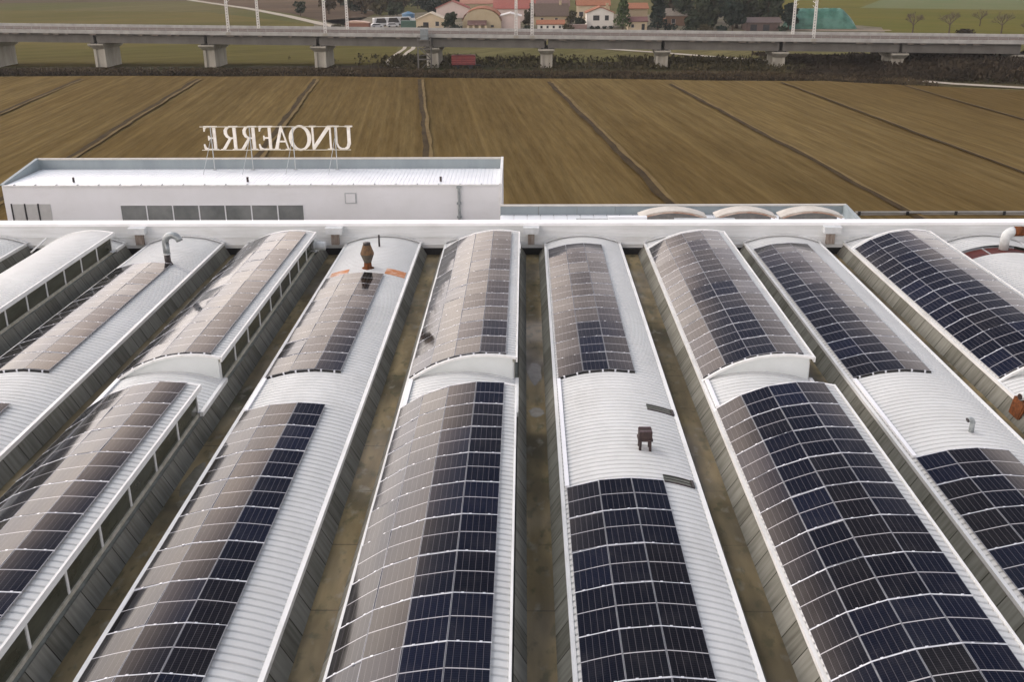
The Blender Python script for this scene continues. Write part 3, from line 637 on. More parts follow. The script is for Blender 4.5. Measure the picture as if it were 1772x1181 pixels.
for x in (-34.9, -21.4, -6.5):
    m1 = MB(); m1.tube([(x, 77.1, .05), (x, 77.1, .42)], .09, 8); op(m1, 'roof_vent', PIPEDARK)
# letters on the roof, read from the field side
LET = {
'U': ([[(0, .955), (0, 1), (.36, 1), (.36, .955), (.255, .945), (.255, .33), (.30, .16), (.42, .075), (.55, .075), (.67, .14), (.735, .28), (.735, .945), (.64, .955), (.64, 1), (.92, 1), (.92, .955), (.80, .945), (.80, .27), (.72, .09), (.57, -.005), (.38, -.005), (.20, .07), (.11, .25), (.11, .945)]]),
'N': ([[(0, 0), (0, .045), (.09, .055), (.09, .945), (0, .955), (0, 1), (.24, 1), (.80, .22), (.80, .945), (.70, .955), (.70, 1), (.97, 1), (.97, .955), (.87, .945), (.87, -.01), (.80, -.01), (.155, .87), (.155, .055), (.26, .045), (.26, 0)]]),
'A': ([[(0, 0), (0, .045), (.07, .055), (.42, 1), (.50, 1), (.86, .055), (.95, .045), (.95, 0), (.57, 0), (.57, .045), (.68, .055), (.42, .80), (.13, .055), (.26, .045), (.26, 0)], [(.24, .33), (.24, .385), (.62, .385), (.62, .33)]]),
'E': ([[(0, 0), (0, .045), (.10, .055), (.10, .945), (0, .955), (0, 1), (.76, 1), (.76, .78), (.71, .78), (.66, .90), (.55, .945), (.25, .945), (.25, .055), (.56, .055), (.70, .11), (.77, .25), (.82, .25), (.78, 0)], [(.24, .48), (.24, .53), (.46, .53), (.50, .60), (.54, .60), (.54, .41), (.50, .41), (.46, .48)]]),
'R': ([[(0, 0), (0, .045), (.10, .055), (.10, .945), (0, .955), (0, 1), (.25, 1), (.25, .055), (.34, .045), (.34, 0)], [(.24, .945), (.24, 1), (.45, 1), (.62, .95), (.71, .84), (.71, .68), (.62, .55), (.47, .48), (.24, .47), (.24, .525), (.41, .53), (.52, .60), (.56, .70), (.56, .80), (.51, .89), (.40, .945)], [(.33, .50), (.48, .50), (.86, .045), (.95, .045), (.95, 0), (.72, 0)]]),
}
LET['O'] = 'ring'
sg = thing('roof_sign', (-20.1, 82.0, .06), 'large cream letter sign on steel legs on the white roof, seen from behind', 'sign')
SX = .04612; Z0, HH = 1.62, 1.93
def lx(px): return -26.27+(px-344)*SX+20.1
def thick_poly(mb, poly, xr, wid, y0, y1):
    """extrude an outline; letters face +Y so x runs from the right end xr leftwards"""
    pts = [(xr-x*wid, Z0-.06+z*HH) for x, z in poly]
    bm = bmesh.new(); f = bm.faces.new([bm.verts.new((x, y0, z)) for x, z in pts])
    ex = bmesh.ops.extrude_face_region(bm, geom=[f]); bmesh.ops.translate(bm, vec=(0, y1-y0, 0), verts=[v for v in ex['geom'] if isinstance(v, bmesh.types.BMVert)])
    bmesh.ops.recalc_face_normals(bm, faces=bm.faces); bmesh.ops.triangulate(bm, faces=bm.faces)
    bm.verts.index_update(); mb.add([v.co[:] for v in bm.verts], [[v.index for v in q.verts] for q in bm.faces]); bm.free()
for ch, pl, pr in (('U', 575, 612), ('N', 535, 578), ('O', 500, 539), ('A', 470, 501), ('E', 441, 472), ('R', 410, 444), ('R', 377, 411), ('E', 344, 375)):
    mb = MB(); xr, wid = lx(pr), lx(pr)-lx(pl)
    if ch == 'O':
        nn = 32; vs = []
        cxm = xr-wid*.5; cz_ = Z0-.06+HH*.5
        for y in (-.09, .09):
            for i in range(nn):
                a = 2*pi*i/nn; vs.append((cxm+wid*.50*cos(a), y, cz_+HH*.525*sin(a)))
            for i in range(nn):
                a = 2*pi*i/nn; vs.append((cxm+wid*.335*cos(a), y, cz_+HH*.455*sin(a)))
        fs = []
        for i in range(nn):
            j = (i+1) % nn
            fs += [(i, j, nn+j, nn+i), (2*nn+i, 3*nn+i, 3*nn+j, 2*nn+j), (i, 2*nn+i, 2*nn+j, j), (nn+i, nn+j, 3*nn+j, 3*nn+i)]
        mb.add(vs, fs)
    else:
        for q, poly in enumerate(LET[ch]): thick_poly(mb, poly, xr, wid, -.09+.004*q, .09-.004*q)
    mb.build('letter', CREAMSIGN, sg)
for z in (Z0-.03, Z0+HH-.09):
    mb = MB(); mb.box(lx(346), lx(608), -.17, -.11, z-.03, z+.03); mb.build('frame_rail', mat('sign_rail', (.55, .50, .38), (.45, .41, .32)), sg)
for px in (365, 433, 508, 582):
    mb = MB(); x = lx(px); mb.tube([(x, -.20, 0), (x, -.20, Z0+HH-.1)], .036, 6); mb.tube([(x-.05, -.24, Z0+.9), (x-.35, -2.2, 0)], .022, 6); mb.box(x-.15, x+.15, -.30, -.1, 0, .05); mb.build('support_frame', STEEL, sg)

# ------------------------------------------------------------------ annex behind the right part of the wall
ax = thing('annex_building', (10, 66, -6.7), 'low annex roof with a zinc parapet right of the white building', 'building')
inv2 = Matrix.Translation((-10, -66, 6.7))
def ap(mb, name, m, parent=ax):
    o = mb.build(name, m, parent); o.matrix_parent_inverse = inv2; return o
m1 = MB(); m1.box(-1.75, 22.5, 60.1, 70, -6.7, -.9); ap(m1, 'wall', FACADE)
m1 = MB()
for i in range(26): m1.box(-1.7+i*.93, -1.7+i*.93+.88, 60.1, 69.9, -.895, -.84)
ap(m1, 'ribbed_roof', MATS['roof_white'])
m1 = MB()
for i in range(9): m1.box(-1.75+i*2.7, min(22.5, -1.75+i*2.7+2.68), 69.9, 70.1, -.89, -.22)
ap(m1, 'back_parapet', FASCIA)
m1 = MB(); m1.box(-1.75, 22.5, 69.82, 70.18, -.22, -.14); ap(m1, 'parapet_coping', MATS['coping'])
m1 = MB(); m1.add([(22.3, 70.1, -.9), (22.55, 70.1, -.9), (21.15, 62, -.9), (20.9, 62, -.9), (22.3, 70.1, -.16), (22.55, 70.1, -.16), (21.15, 62, .62), (20.9, 62, .62)], [(0, 1, 2, 3), (4, 7, 6, 5), (0, 4, 5, 1), (1, 5, 6, 2), (2, 6, 7, 3), (3, 7, 4, 0)]); ap(m1, 'side_parapet', FASCIA)
m1 = MB(); m1.box(3.2, 7.4, 62.0, 62.3, .55, .80); m1.box(5.2, 7.6, 61.9, 62.25, .80, .98, 1); m1.box(9.4, 13.2, 62.2, 62.7, .45, .72); m1.box(3.4, 3.7, 62, 62.3, -.85, .55); m1.box(12.6, 12.9, 62.3, 62.6, -.85, .45); ap(m1, 'roof_duct', [DUCT, MATS['roof_white']])
for (x0, x1, lab) in ((7.55, 12.0, 'pinkish white arched roof hood behind the wall, left of three'), (12.6, 16.6, 'white arched roof hood behind the wall, the middle one of three'), (16.85, 21.0, 'white arched roof hood with rusty rim, right of three behind the wall')):
    W_ = x1-x0; rise = .44; Rr = (W_*W_/4+rise*rise)/(2*rise); D_ = Rr-rise
    t = thing('arched_hood', ((x0+x1)/2, 66, .02), lab, 'roof hood', 'arched roof hoods behind the wall')
    def fz(x): return math.sqrt(Rr*Rr-(x)**2)-D_
    m1 = MB(); arc_strip(m1, fz, 0, -D_, -W_/2, W_/2, 16, -.45, .9, 0, -.05, .03); m1.build('hood_shell', mat('hood_white', (.60, .57, .51), (.48, .44, .38), scale=1.5), t)
    m1 = MB(); arc_strip(m1, fz, 0, -D_, -W_/2+.1, W_/2-.1, 16, -.5, -.42, 0, -.13, -.055); m1.build('hood_rim', mat('rim_rusty', (.56, .46, .38), (.36, .20, .13), scale=1.2, rough=.7), t)
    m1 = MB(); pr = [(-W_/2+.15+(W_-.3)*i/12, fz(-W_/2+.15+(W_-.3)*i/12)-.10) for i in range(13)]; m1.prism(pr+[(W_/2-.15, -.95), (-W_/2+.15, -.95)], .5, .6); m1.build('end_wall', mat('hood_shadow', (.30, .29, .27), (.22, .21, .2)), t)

# ------------------------------------------------------------------ ground
G = -6.7
def sheet(name, poly, z, m, kind='structure', sub=0):
    mb = MB(); mb.add([(x, y, z) for x, y in poly], [tuple(range(len(poly)))])
    return tag(mb.build(name, m), kind=kind)
def ribbon(name, pts, wid, z, m, wob=.12, kind='structure'):
    P_ = []
    for a, b in zip(pts[:-1], pts[1:]):
        n = max(2, int((Vector(b)-Vector(a)).length/5)); P_ += [Vector(a).lerp(Vector(b), i/n) for i in range(n)]
    P_.append(Vector(pts[-1])); vs = []
    for i, p in enumerate(P_):
        d = (P_[min(i+1, len(P_)-1)]-P_[max(i-1, 0)]).normalized(); nrm = Vector((-d.y, d.x))
        h1 = wid/2*(1+rnd.uniform(-wob, wob)); h2 = wid/2*(1+rnd.uniform(-wob, wob))
        vs += [(*(p+nrm*h1), z), (*(p-nrm*h2), z)]
    mb = MB(); mb.add(vs, [(2*i, 2*i+1, 2*i+3, 2*i+2) for i in range(len(P_)-1)])
    return tag(mb.build(name, m), kind=kind)
sheet('ground', [(-2900, -900), (2900, -900), (2900, 4900), (-2900, 4900)], G, EARTH)
sheet('yard', [(-60, -60), (45, -60), (45, 84), (-60, 84)], G+.012, mat('yard_asphalt', (.07, .07, .07), (.05, .05, .05), scale=1))
# the big field, slightly undulating
fm = MB(); nx, ny = 70, 40
for j in range(ny+1):
    for i in range(nx+1):
        x = -260+i*7.2; far = 211-.115*(x+50) if x > -50 else 211-.03*(x+50)
        if x > 60: far = 196-.40*(x-60)
        y = 84+(far-84)*j/ny
        fm.v.append((x, y, G+.22+.07*sin(x*.13+y*.03)+.05*sin(y*.07)+rnd.uniform(-.03, .03)))
fm.f = [(j*(nx+1)+i, j*(nx+1)+i+1, (j+1)*(nx+1)+i+1, (j+1)*(nx+1)+i) for j in range(ny) for i in range(nx)]; fm.m = [0]*len(fm.f)
tag(fm.build('stubble_field', FIELD, smooth=True), kind='structure')
DITCH = mat('ditch_soil', (.038, .026, .014), (.065, .045, .02), scale=.8, rough=.95, stretch=(1, .3, 1))
VERGE = mat('ditch_verge', (.125, .085, .036), (.175, .125, .055), scale=.8, rough=.95, stretch=(1, .3, 1))
for ya, xa, yb, xb, wd in ((205, -88.5, 90, -73), (0, 0, 0, 0, 0)) if False else ((205.5, -88.5, 90, -72.5, .9), (205, -65, 90, -51.5, 1.0), (204, -41.4, 90, -28.9, 1.0), (203, -20.6, 90, -8.6, .9), (198, 4.5, 88, 14.8, 1.1), (194, 27, 88, 36.3, .9), (196, 48.2, 88, 56.5, .6), (191, 69.2, 88, 77, .6)):
    wd *= .75; n = 16; line = [(xa+(xb-xa)*i/n+rnd.uniform(-.16, .16), ya+(yb-ya)*i/n) for i in range(n+1)]
    ribbon('drainage_ditch', line, wd, G+.43, DITCH, .35)
    ribbon('ditch_verge', [(x+wd*.8, y) for x, y in line], wd*.7, G+.41, VERGE, .4)
# land beyond the hedge
sheet('meadow', [(-420, 232), (-30, 236), (-36, 300), (-66, 366), (-140, 470), (-420, 540)], G+.05, MEADOW)
sheet('ploughed_field', [(-420, 560), (-180, 590), (-100, 455), (-70, 385), (-62, 372), (-70, 700), (-300, 900)], G+.06, PLOUGH)
sheet('green_field', [(62, 300), (300, 300), (700, 620), (500, 900), (120, 640), (110, 360)], G+.05, MEADOWG)
sheet('hill_field', [(150, 480), (260, 440), (900, 560), (900, 1200), (260, 640), (185, 560)], G+.10, mat('pale_green_field', (.095, .115, .042), (.115, .12, .048), scale=.05, rough=.95))
sheet('village_ground', [(-66, 330), (62, 322), (112, 330), (118, 352), (90, 420), (-40, 470), (-80, 400)], G+.06, mat('village_yard', (.19, .16, .12), (.085, .08, .045), scale=.12, rough=.95))
ribbon('farm_road', [(-210, 660), (-190, 604), (-130, 500), (-97, 434), (-73, 381), (-61, 358), (-45, 340), (0, 336)], 4.2, G+.14, ROADM, .05)
ribbon('dirt_track', [(-36, 330), (-31.8, 276), (-32.2, 255), (-31.8, 238), (-28, 228)], 1.0, G+.12, ROADM, .3)
ribbon('dirt_track', [(-33.8, 330), (-29.6, 276), (-30, 255), (-29.6, 238), (-25.8, 228)], 1.0, G+.12, ROADM, .3)
ribbon('gravel_road', [(18, 276), (30.7, 264.7), (40.8, 254.8), (55.6, 240), (65.3, 231.7), (70.6, 217), (71.4, 204), (80, 195), (90.2, 188.5), (140, 160)], 2.6, G+.16, ROADM, .12)
HILL = mat('unseen_hill', (.030, .034, .022), (.055, .055, .034), scale=.02, rough=1)
hm = MB(); nh = 80  # out-of-view hills, added and sized to darken low reflections in the left panels
for ring, (d, hf) in enumerate(((900, 0), (1150, .8), (1450, 1.0), (1900, .4))):
    for i in range(nh+1):
        a = R(-112+i*86/nh)
        h = (1+.18*sin(i*.31)+.12*sin(i*.83+1))*128*hf*max(0, min(1, (-27-math.degrees(a))/9))
        hm.v.append((d*sin(a), d*cos(a), G+h-2))
hm.f = [(r*(nh+1)+i, r*(nh+1)+i+1, (r+1)*(nh+1)+i+1, (r+1)*(nh+1)+i) for r in range(3) for i in range(nh)]; hm.m = [0]*len(hm.f)
tag(hm.build('unseen_hills', HILL, smooth=True), kind='structure')

# ------------------------------------------------------------------ plants
def leaf_quads(mb, c, r, n, size, squash=1.0, mi=0, rg=rnd, shell=.35):
    for _ in range(n):
        while True:
            v = Vector((rg.uniform(-1, 1), rg.uniform(-1, 1), rg.uniform(-1, 1)))
            if shell < v.length <= 1: break
        p = Vector(c)+Vector((v.x*r, v.y*r, v.z*r*squash))
        a = Vector((rg.gauss(0, 1), rg.gauss(0, 1), rg.gauss(0, 1))).normalized(); b = a.orthogonal().normalized(); t = a.cross(b)
        s = size*rg.uniform(.5, 1.3)
        mb.add([p+b*s, p+t*s*.7, p-b*s, p-t*s*.6], [(0, 1, 2, 3)], mi)
def twig_fan(mb, base, d, ln, rad, depth, rg):
    end = base+d*ln; mb.tube([base, base.lerp(end, .5)+Vector((rg.gauss(0, .04), rg.gauss(0, .04), 0))*ln, end], [rad, rad*.8, rad*.55], 5, 0, False)
    if depth == 0: return
    for _ in range(rg.choice((3, 3, 4))):
        ax_ = Vector((rg.gauss(0, 1), rg.gauss(0, 1), rg.gauss(0, .6))).normalized()
        nd = (d+ax_*.62+Vector((0, 0, .12))).normalized(); twig_fan(mb, base.lerp(end, rg.uniform(.6, 1)), nd, ln*rg.uniform(.55, .8), rad*.55, depth-1, rg)
def bare_tree(x, y, h, label, seed, z=G):
    rg = random.Random(seed); t = thing('bare_tree', (x, y, z), label, 'tree', 'bare trees along the far field')
    tr = MB(); tr.tube([(0, 0, -.2), (.05, 0, h*.2), (0, .05, h*.40)], [h*.035, h*.028, h*.022], 7); tr.build('trunk', BARK, t)
    br = MB()
    for i in range(6):
        a = 2*pi*i/6+rg.uniform(-.3, .3); d = Vector((cos(a)*.75, sin(a)*.75, rg.uniform(.5, 1.1))).normalized(); twig_fan(br, Vector((0, 0, h*.34)), d, h*.25, h*.015, 4, rg)
    br.build('crown', TWIG, t)
def tree(kind, x, y, h, wd, m, label, seed, group=None, conical=False, n=500, leaf=.55, z=G):
    rg = random.Random(seed); t = thing(kind, (x, y, z), label, 'tree', group)
    tr = MB(); tr.tube([(0, 0, -.2), (.1, 0, h*.3), (0, .1, h*.75)], [h*.03, h*.022, h*.008], 7)
    for i in range(5):
        a = rg.uniform(0, 6.28); zz = h*rg.uniform(.25, .6); tr.tube([(0, 0, zz), (cos(a)*wd*.3, sin(a)*wd*.3, zz+h*.12)], [h*.01, h*.004], 5)
    tr.build('trunk', BARK, t)
    cr_ = MB()
    if conical:
        for i in range(n):
            f = rg.random()**.75; zz = h*(.10+.90*f); rr = wd/2*(1-f)**.6*(1-.5*(f < .06))*rg.uniform(.45, 1.1); a = rg.uniform(0, 6.28)
            leaf_quads(cr_, (cos(a)*rr, sin(a)*rr, zz), .35, 1, leaf, 1, 0, rg, 0)
    else:
        for i in range(12):
            a = rg.uniform(0, 6.28); rr = wd*.32*rg.random()**.5; zz = h*rg.uniform(.28, .84)
            leaf_quads(cr_, (cos(a)*rr, sin(a)*rr, zz), wd*.24*rg.uniform(.75, 1.2), n//8, leaf, .85, 0, rg)
    cr_.build('crown', m, t)
def bush(x, y, r, h, m, label, seed, group=None, n=120, leaf=.4):
    rg = random.Random(seed); mb = MB()
    for i in range(4): leaf_quads(mb, (rg.uniform(-.5, .5)*r, rg.uniform(-.4, .4)*r, h*.45), r*.62, n//4, leaf, h/(r*1.35), 0, rg)
    o = mb.build('bush', m); o.location = (x, y, G); return tag(o, label, 'bush', group)
# scrub along the far edge of the field and under the viaduct
def scrub(name, m, n, fn, seed, leaf):
    rg = random.Random(seed); mb = MB()
    for _ in range(n):
        x, y, h = fn(rg); k = rg.randint(3, 6)
        for _ in range(k):
            c = Vector((x+rg.gauss(0, .5), y+rg.gauss(0, .5), G+rg.random()*h)); a = rg.uniform(0, pi); s = leaf*rg.uniform(.5, 1.3)
            b = Vector((cos(a), sin(a), rg.gauss(0, .4))).normalized(); t = Vector((rg.gauss(0, .35), rg.gauss(0, .35), 1)).normalized()
            mb.add([c-b*s*.5, c+b*s*.5, c+b*s*.3+t*s, c-b*s*.35+t*s*1.05], [(0, 1, 2, 3)])
    return tag(mb.build(name, m), kind='stuff')
def fedge(x): return (211-.115*(x+50) if x > -50 else 211-.03*(x+50)) if x < 60 else 196-.40*(x-60)
sheet('scrub_ground', [(-260, 213), (-50, 210.6), (60, 199), (140, 167), (190, 175), (120, 262), (60, 244), (-40, 233), (-260, 229)], G+.09, mat('scrub_soil', (.045, .034, .019), (.085, .067, .034), scale=.22, rough=.95, stretch=(.6, 1, 1), c3=(.06, .062, .026), scale3=.03))
scrub('hedge_scrub', SCRUB, 5200, lambda g: ((lambda x, d: (x, fedge(x)+1+d*13, .18+.45*g.random()**3))(g.uniform(-150, 76), g.random())), 3, .34)
scrub('dark_scrub', SCRUBD, 4200, lambda g: ((lambda x, d: (x, fedge(x)+.8+d*7, .2+.4*g.random()**2))(g.uniform(-150, 70), g.random()**1.5)), 4, .32)
scrub('green_scrub', SCRUBG, 2200, lambda g: ((lambda x, d: (x, fedge(x)+18+d*26, .3+g.random()*.8))(g.choice((g.gauss(-24, 5), g.gauss(0, 16), g.uniform(22, 60), g.gauss(40, 8))), g.random())), 5, .42)
scrub('thicket', SCRUBD, 9500, lambda g: ((lambda x, d: (x, fedge(x)+10+d*48, (.45+2.2*min(1, max(.0, (x-72)/14)))*(.55+.5*g.random())))(g.uniform(56, 140), g.random())), 6, .48)
# trees
bare_tree(118.2, 324, 7.2, 'upright bare tree, the leftmost of the row on the green field', 11)
bare_tree(129.1, 323.5, 7.4, 'spreading bare tree above the dark round bush on the green field', 12)
bare_tree(152, 356, 6.0, 'low broad bare tree farthest back in the row on the green field', 13)
bare_tree(144.4, 322.3, 7.0, 'slim bare tree second from the right edge on the green field', 14)
bare_tree(149.3, 317.3, 4.0, 'small reddish bare tree at the right edge of the picture', 15)
bush(131.4, 318.2, 3.0, 1.9, SCRUBD, 'dark round bush below the bare trees on the green field', 16, n=260)
tree('conifer_tree', 31.6, 343.5, 10.5, 5.6, CONIF, 'mid green conifer right of the white gabled house', 21, None, True, 900, .5)
GE_ = 'dark evergreen trees behind the viaduct'
tree('cypress_tree', 42.3, 338.5, 11.5, 5.6, CYPR, 'dark dense cypress right of the cream house with stepped roofs', 22, GE_, True, 1100, .55)
for i, (x, y, h, wd, mm, lab) in enumerate((
    (54.5, 345, 5.0, 6, EVER, 'low dark evergreen in front of the brown house'),
    (60.5, 348, 6.5, 6, EVER, 'dark evergreen right of the brown house'),
    (63.5, 360, 12, 8, EVER, 'tall dark evergreen behind the right end of the brown house'),
    (66, 338, 10.5, 7, CYPR, 'broad dark evergreen left of the bare brown shed'),
    (72, 352, 12.5, 8, EVER, 'tall dark evergreen behind the brown shed'),
    (78.5, 345, 12, 8, EVER, 'large dark evergreen in the middle of the grove left of the green tarpaulin'),
    (83, 358, 12.5, 8, EVER, 'tall dark evergreen at the back of the grove left of the green tarpaulin'),
    (84.5, 341, 9, 6, CYPR, 'dark evergreen touching the left end of the green tarpaulin'),
    (49, 385, 11, 8, EVER, 'dark tree behind the grey roof of the brown house'),
    (57, 392, 11, 9, EVER, 'dark tree on the skyline above the brown house'))):
    tree('evergreen_tree', x, y, h, wd, mm, lab, 30+i, GE_, False, 520, .8)
tree('evergreen_tree', -24.6, 344.5, 5.8, 5.0, EVER, 'rounded dark tree between the red roofed barn and the arched building', 41, None, False, 420, .55)
tree('evergreen_tree', -92, 434, 6.5, 4.6, EVER, 'dark lone tree beside the pale farm road', 42, None, False, 300, .6)
for i, (x, y, h, wd) in enumerate(((-76, 470, 6, 7), (-70, 455, 6, 8), (-60, 440, 5.5, 8), (-52, 430, 5.5, 7), (-84, 500, 8, 8), (-66, 505, 9, 10), (-50, 495, 9, 10), (-38, 440, 7, 8), (-32, 446, 8, 8), (-26, 450, 8, 7), (-44, 470, 8, 9))):
    tree('evergreen_tree', x, y, h, wd, (EVER, CYPR, SCRUBG)[i % 3], 'dark tree in the wood behind the white greenhouse roof', 50+i, 'trees in the wood behind the greenhouse', False, 330, .9)
for i, (x, y, h) in enumerate(((16, 372, 5), (18, 352, 4.2), (1, 352, 6.5), (3, 380, 8))):
    tree('evergreen_tree', x, y, h, 4, (SCRUBG, EVER)[i % 2], ('olive green tree behind the low wall of the white house', 'small green tree left of the white house', 'dark tree left of the brown roofed farmhouse', 'tall dark tree behind the left end of the farmhouse roof')[i], 70+i, None, False, 260, .5)
rg_ = random.Random(77)
for i in range(16):
    x = rg_.uniform(50, 87); y = rg_.uniform(348, 392); tree('evergreen_tree', x, y, rg_.uniform(9, 14), rg_.uniform(7, 10), (EVER, CYPR, SCRUBD)[i % 3], 'dark tree in the dense grove between the brown house and the tarpaulin', 200+i, 'trees filling the grove left of the tarpaulin', False, 420, .7)
for i in range(12):
    x = rg_.uniform(-84, -36); y = rg_.uniform(445, 520); tree('evergreen_tree', x, y, rg_.uniform(7, 12), rg_.uniform(8, 12), (EVER, SCRUBD, SCRUB)[i % 3], 'dark tree in the wood behind the white greenhouse roof', 230+i, 'trees in the wood behind the greenhouse', False, 300, .95)
for i, (x, y, r_, h_) in enumerate(((-33, 345, 2.2, 1.8), (-22.5, 343, 2.4, 2.2), (0.8, 343.5, 1.6, 2.0), (14.5, 345, 2.2, 2.4), (46.5, 341, 2.6, 2.4), (52, 339, 3.0, 2.0), (57.5, 341, 3.0, 2.2), (62, 338, 2.8, 2.0), (82, 336.5, 2.2, 1.8), (-63, 357, 2.6, 1.8))):
    bush(x, y, r_, h_, (SCRUBG, CYPR, EVER)[i % 3], ('dark bush in front of the cream barn', 'bush at the left foot of the arched barn', 'small bush between the pink building and the white outbuilding', 'brownish bush left of the low garden wall', 'dark bush in front of the cypress', 'low bush in front of the brown house', 'bush at the right end of the brown house', 'bush left of the brown shed', 'bush between the brown shed and the tarpaulin', 'bush left of the brick shed by the road')[i], 300+i, None, 160, .4)
for i, (x, y) in enumerate(((22.2, 351), (24.2, 350.5), (26.4, 350.5), (28.4, 350.8))):
    bush(x, y, 1.1, 1.1, CYPR, 'clipped dark bush in front of the white gabled house', 80+i, 'bushes in front of the white house', 90, .3)

# ------------------------------------------------------------------ viaduct
va = thing('railway_viaduct', (0, 228, G), 'long concrete railway viaduct on pale piers crossing behind the field', 'viaduct')
VD = Vector((1, -.052, 0)).normalized(); VN = Vector((-VD.y, VD.x, 0))      # along and away from the camera
def vp(s_, n_, z): return Vector((0, 225.3, 0))+VD*s_+VN*n_+Vector((0, 0, z))
def vz(s_): return .72-.0112*s_
vinv = Matrix.Translation((0, -228, -G))
def vpart(mb, name, m, parent=va):
    o = mb.build(name, m, parent); o.matrix_parent_inverse = vinv if parent is va else Matrix(); return o
def vbar(mb, s0, s1, n0, n1, d0, d1, mi=0):
    vs = [vp(s_, n_, vz(s_)+d) for d in (d0, d1) for n_ in (n0, n1) for s_ in (s0, s1)]
    mb.add(vs, [(0, 2, 3, 1), (4, 5, 7, 6), (0, 1, 5, 4), (2, 6, 7, 3), (0, 4, 6, 2), (1, 3, 7, 5)], mi)
PS = [-144.3+24.8*i for i in range(11)]
S0, S1 = -400, 400
mb = MB(); vbar(mb, S0, S1, -1.2, 12.8, -1.05, -.75); vpart(mb, 'deck', DECKM)
mb = MB(); vbar(mb, S0, S1, 1.0, 10.6, -.75, -.45); vpart(mb, 'ballast_bed', BALLAST)
mb = MB()
for n_ in (2.6, 4.1, 7.4, 8.9): vbar(mb, S0, S1, n_, n_+.12, -.45, -.28)
vpart(mb, 'rails', mat('rail_steel', (.22, .17, .14), (.16, .12, .10), rough=.5))
for n0 in (-1.25, 12.4):
    mb = MB(); vbar(mb, S0, S1, n0, n0+.30, -.98, -.25 if n0 < 0 else .10); vpart(mb, 'edge_beam', mat('edge_concrete', (.42, .41, .375), (.31, .30, .275), scale=.6, rough=.85))
mb = MB(); vbar(mb, S0, S1, -1.1, -1.04, .30, .36); vbar(mb, S0, S1, -1.1, -1.04, .02, .06)
s_ = -150.0
while s_ < 150: vbar(mb, s_, s_+.08, -1.12, -1.02, -.25, .36); s_ += 2.0
vpart(mb, 'railing', mat('railing_grey', (.27, .26, .24), (.2, .2, .19), rough=.6))
BRK = mat('bracket_brown', (.17, .14, .11), (.12, .10, .08))
s_ = -150.0
while s_ < 150:
    if rnd.random() < .6: cable = MB(); vbar(cable, s_, s_+rnd.uniform(.5, 1.6), -1.15, -.7, -1.32, -1.06); vpart(cable, 'cable_bracket', BRK)
    s_ += rnd.uniform(1.8, 4.2)
for a, b in zip(PS[:-1], PS[1:]):
    mb = MB()
    for n_ in (.2, 3.4, 6.6, 9.8): vbar(mb, a+.35, b-.35, n_, n_+1.6, -3.05, -1.06)
    vpart(mb, 'girder', GIRD)
for s_ in PS:
    zt = vz(s_)-3.10; mb = MB(); b0 = vp(s_, 0, 0)
    def pbox(mb, hs, n0, n1, z0, z1, hs2=None, m0=None, m1=None):
        hs2 = hs2 or hs; m0 = n0 if m0 is None else m0; m1 = n1 if m1 is None else m1
        vs = [vp(s_+i*h, n_, z) for z, h, na, nb in ((z0, hs, n0, n1), (z1, hs2, m0, m1)) for n_ in (na, nb) for i in (-1, 1)]
        mb.add(vs, [(0, 2, 3, 1), (4, 5, 7, 6), (0, 1, 5, 4), (2, 6, 7, 3), (0, 4, 6, 2), (1, 3, 7, 5)])
    pbox(mb, 1.15, 1.9, 9.6, G-1, zt-1.35)
    for i in (-1, 1):                                # ribs standing out on the end face
        vs = [vp(s_+i*1.0+q, n_, z) for z in (G-1, zt-1.35) for n_ in (1.45, 1.9) for q in (-.28, .28)]
        mb.add(vs, [(0, 2, 3, 1), (4, 5, 7, 6), (0, 1, 5, 4), (2, 6, 7, 3), (0, 4, 6, 2), (1, 3, 7, 5)])
    pr = vpart(mb, 'pier', CONC)
    mb = MB(); pbox(mb, 1.30, 1.4, 10.2, zt-1.345, zt-.45, 1.75, -.1, 11.8); pbox(mb, 1.75, -.1, 11.8, zt-.446, zt-.12)
    c = mb.build('pier_cap', CONC, pr)
    mb = MB()
    for n_ in (.3, 3.5, 6.7, 9.9):
        for i in (-1, 1):
            vs = [vp(s_+i*.9+q, n_+w_, z) for z in (zt-.116, zt+.06) for w_ in (0, 1.4) for q in (-.3, .3)]
            mb.add(vs, [(0, 2, 3, 1), (4, 5, 7, 6), (0, 1, 5, 4), (2, 6, 7, 3), (0, 4, 6, 2), (1, 3, 7, 5)])
    mb.build('bearing', DARK, pr)
# catenary masts
def mast(s_, n_, label):
    p = vp(s_, n_, vz(s_)-.75)
    t = thing('catenary_mast', p, label, 'mast', 'catenary masts on the viaduct')
    mb = MB()
    for dx in (-.22, .22):
        mb.tube([(dx*1.15, 0, 0), (dx*.8, 0, 9.5)], .11, 6)
    for i in range(16): mb.box(-.2, .2, -.03, .03, .25+i*.56, .52+i*.56); mb.bar((-.25+.02*(i % 2), 0, .3+i*.56), (.25, 0, .58+i*.56), .05, .05); mb.bar((-.25, 0, .86+i*.56), (.25, 0, .58+i*.56), .045, .045)
    mb.build('mast_pole', MASTM, t)
    mb = MB(); mb.box(-.55, .55, -.45, .45, -.15, .35); mb.build('base_block', CONC, t)
    sgn = 1 if n_ < 5 else -1
    mb = MB(); mb.tube([(0, sgn*.1, 7.3), (0, sgn*3.0, 7.7)], .05, 6); mb.tube([(0, sgn*.1, 6.2), (0, sgn*2.8, 6.9)], .04, 6); mb.tube([(0, sgn*.1, 8.5), (0, sgn*3, 7.7)], .03, 6); mb.build('bracket_arm', MASTM, t)
mast(-64.2, -.9, 'near lattice mast of the leftmost pair on the viaduct')
mast(-61.5, 12.0, 'far lattice mast of the leftmost pair on the viaduct')
mast(-43.0, -.9, 'near lattice mast of the second pair from the left on the viaduct')
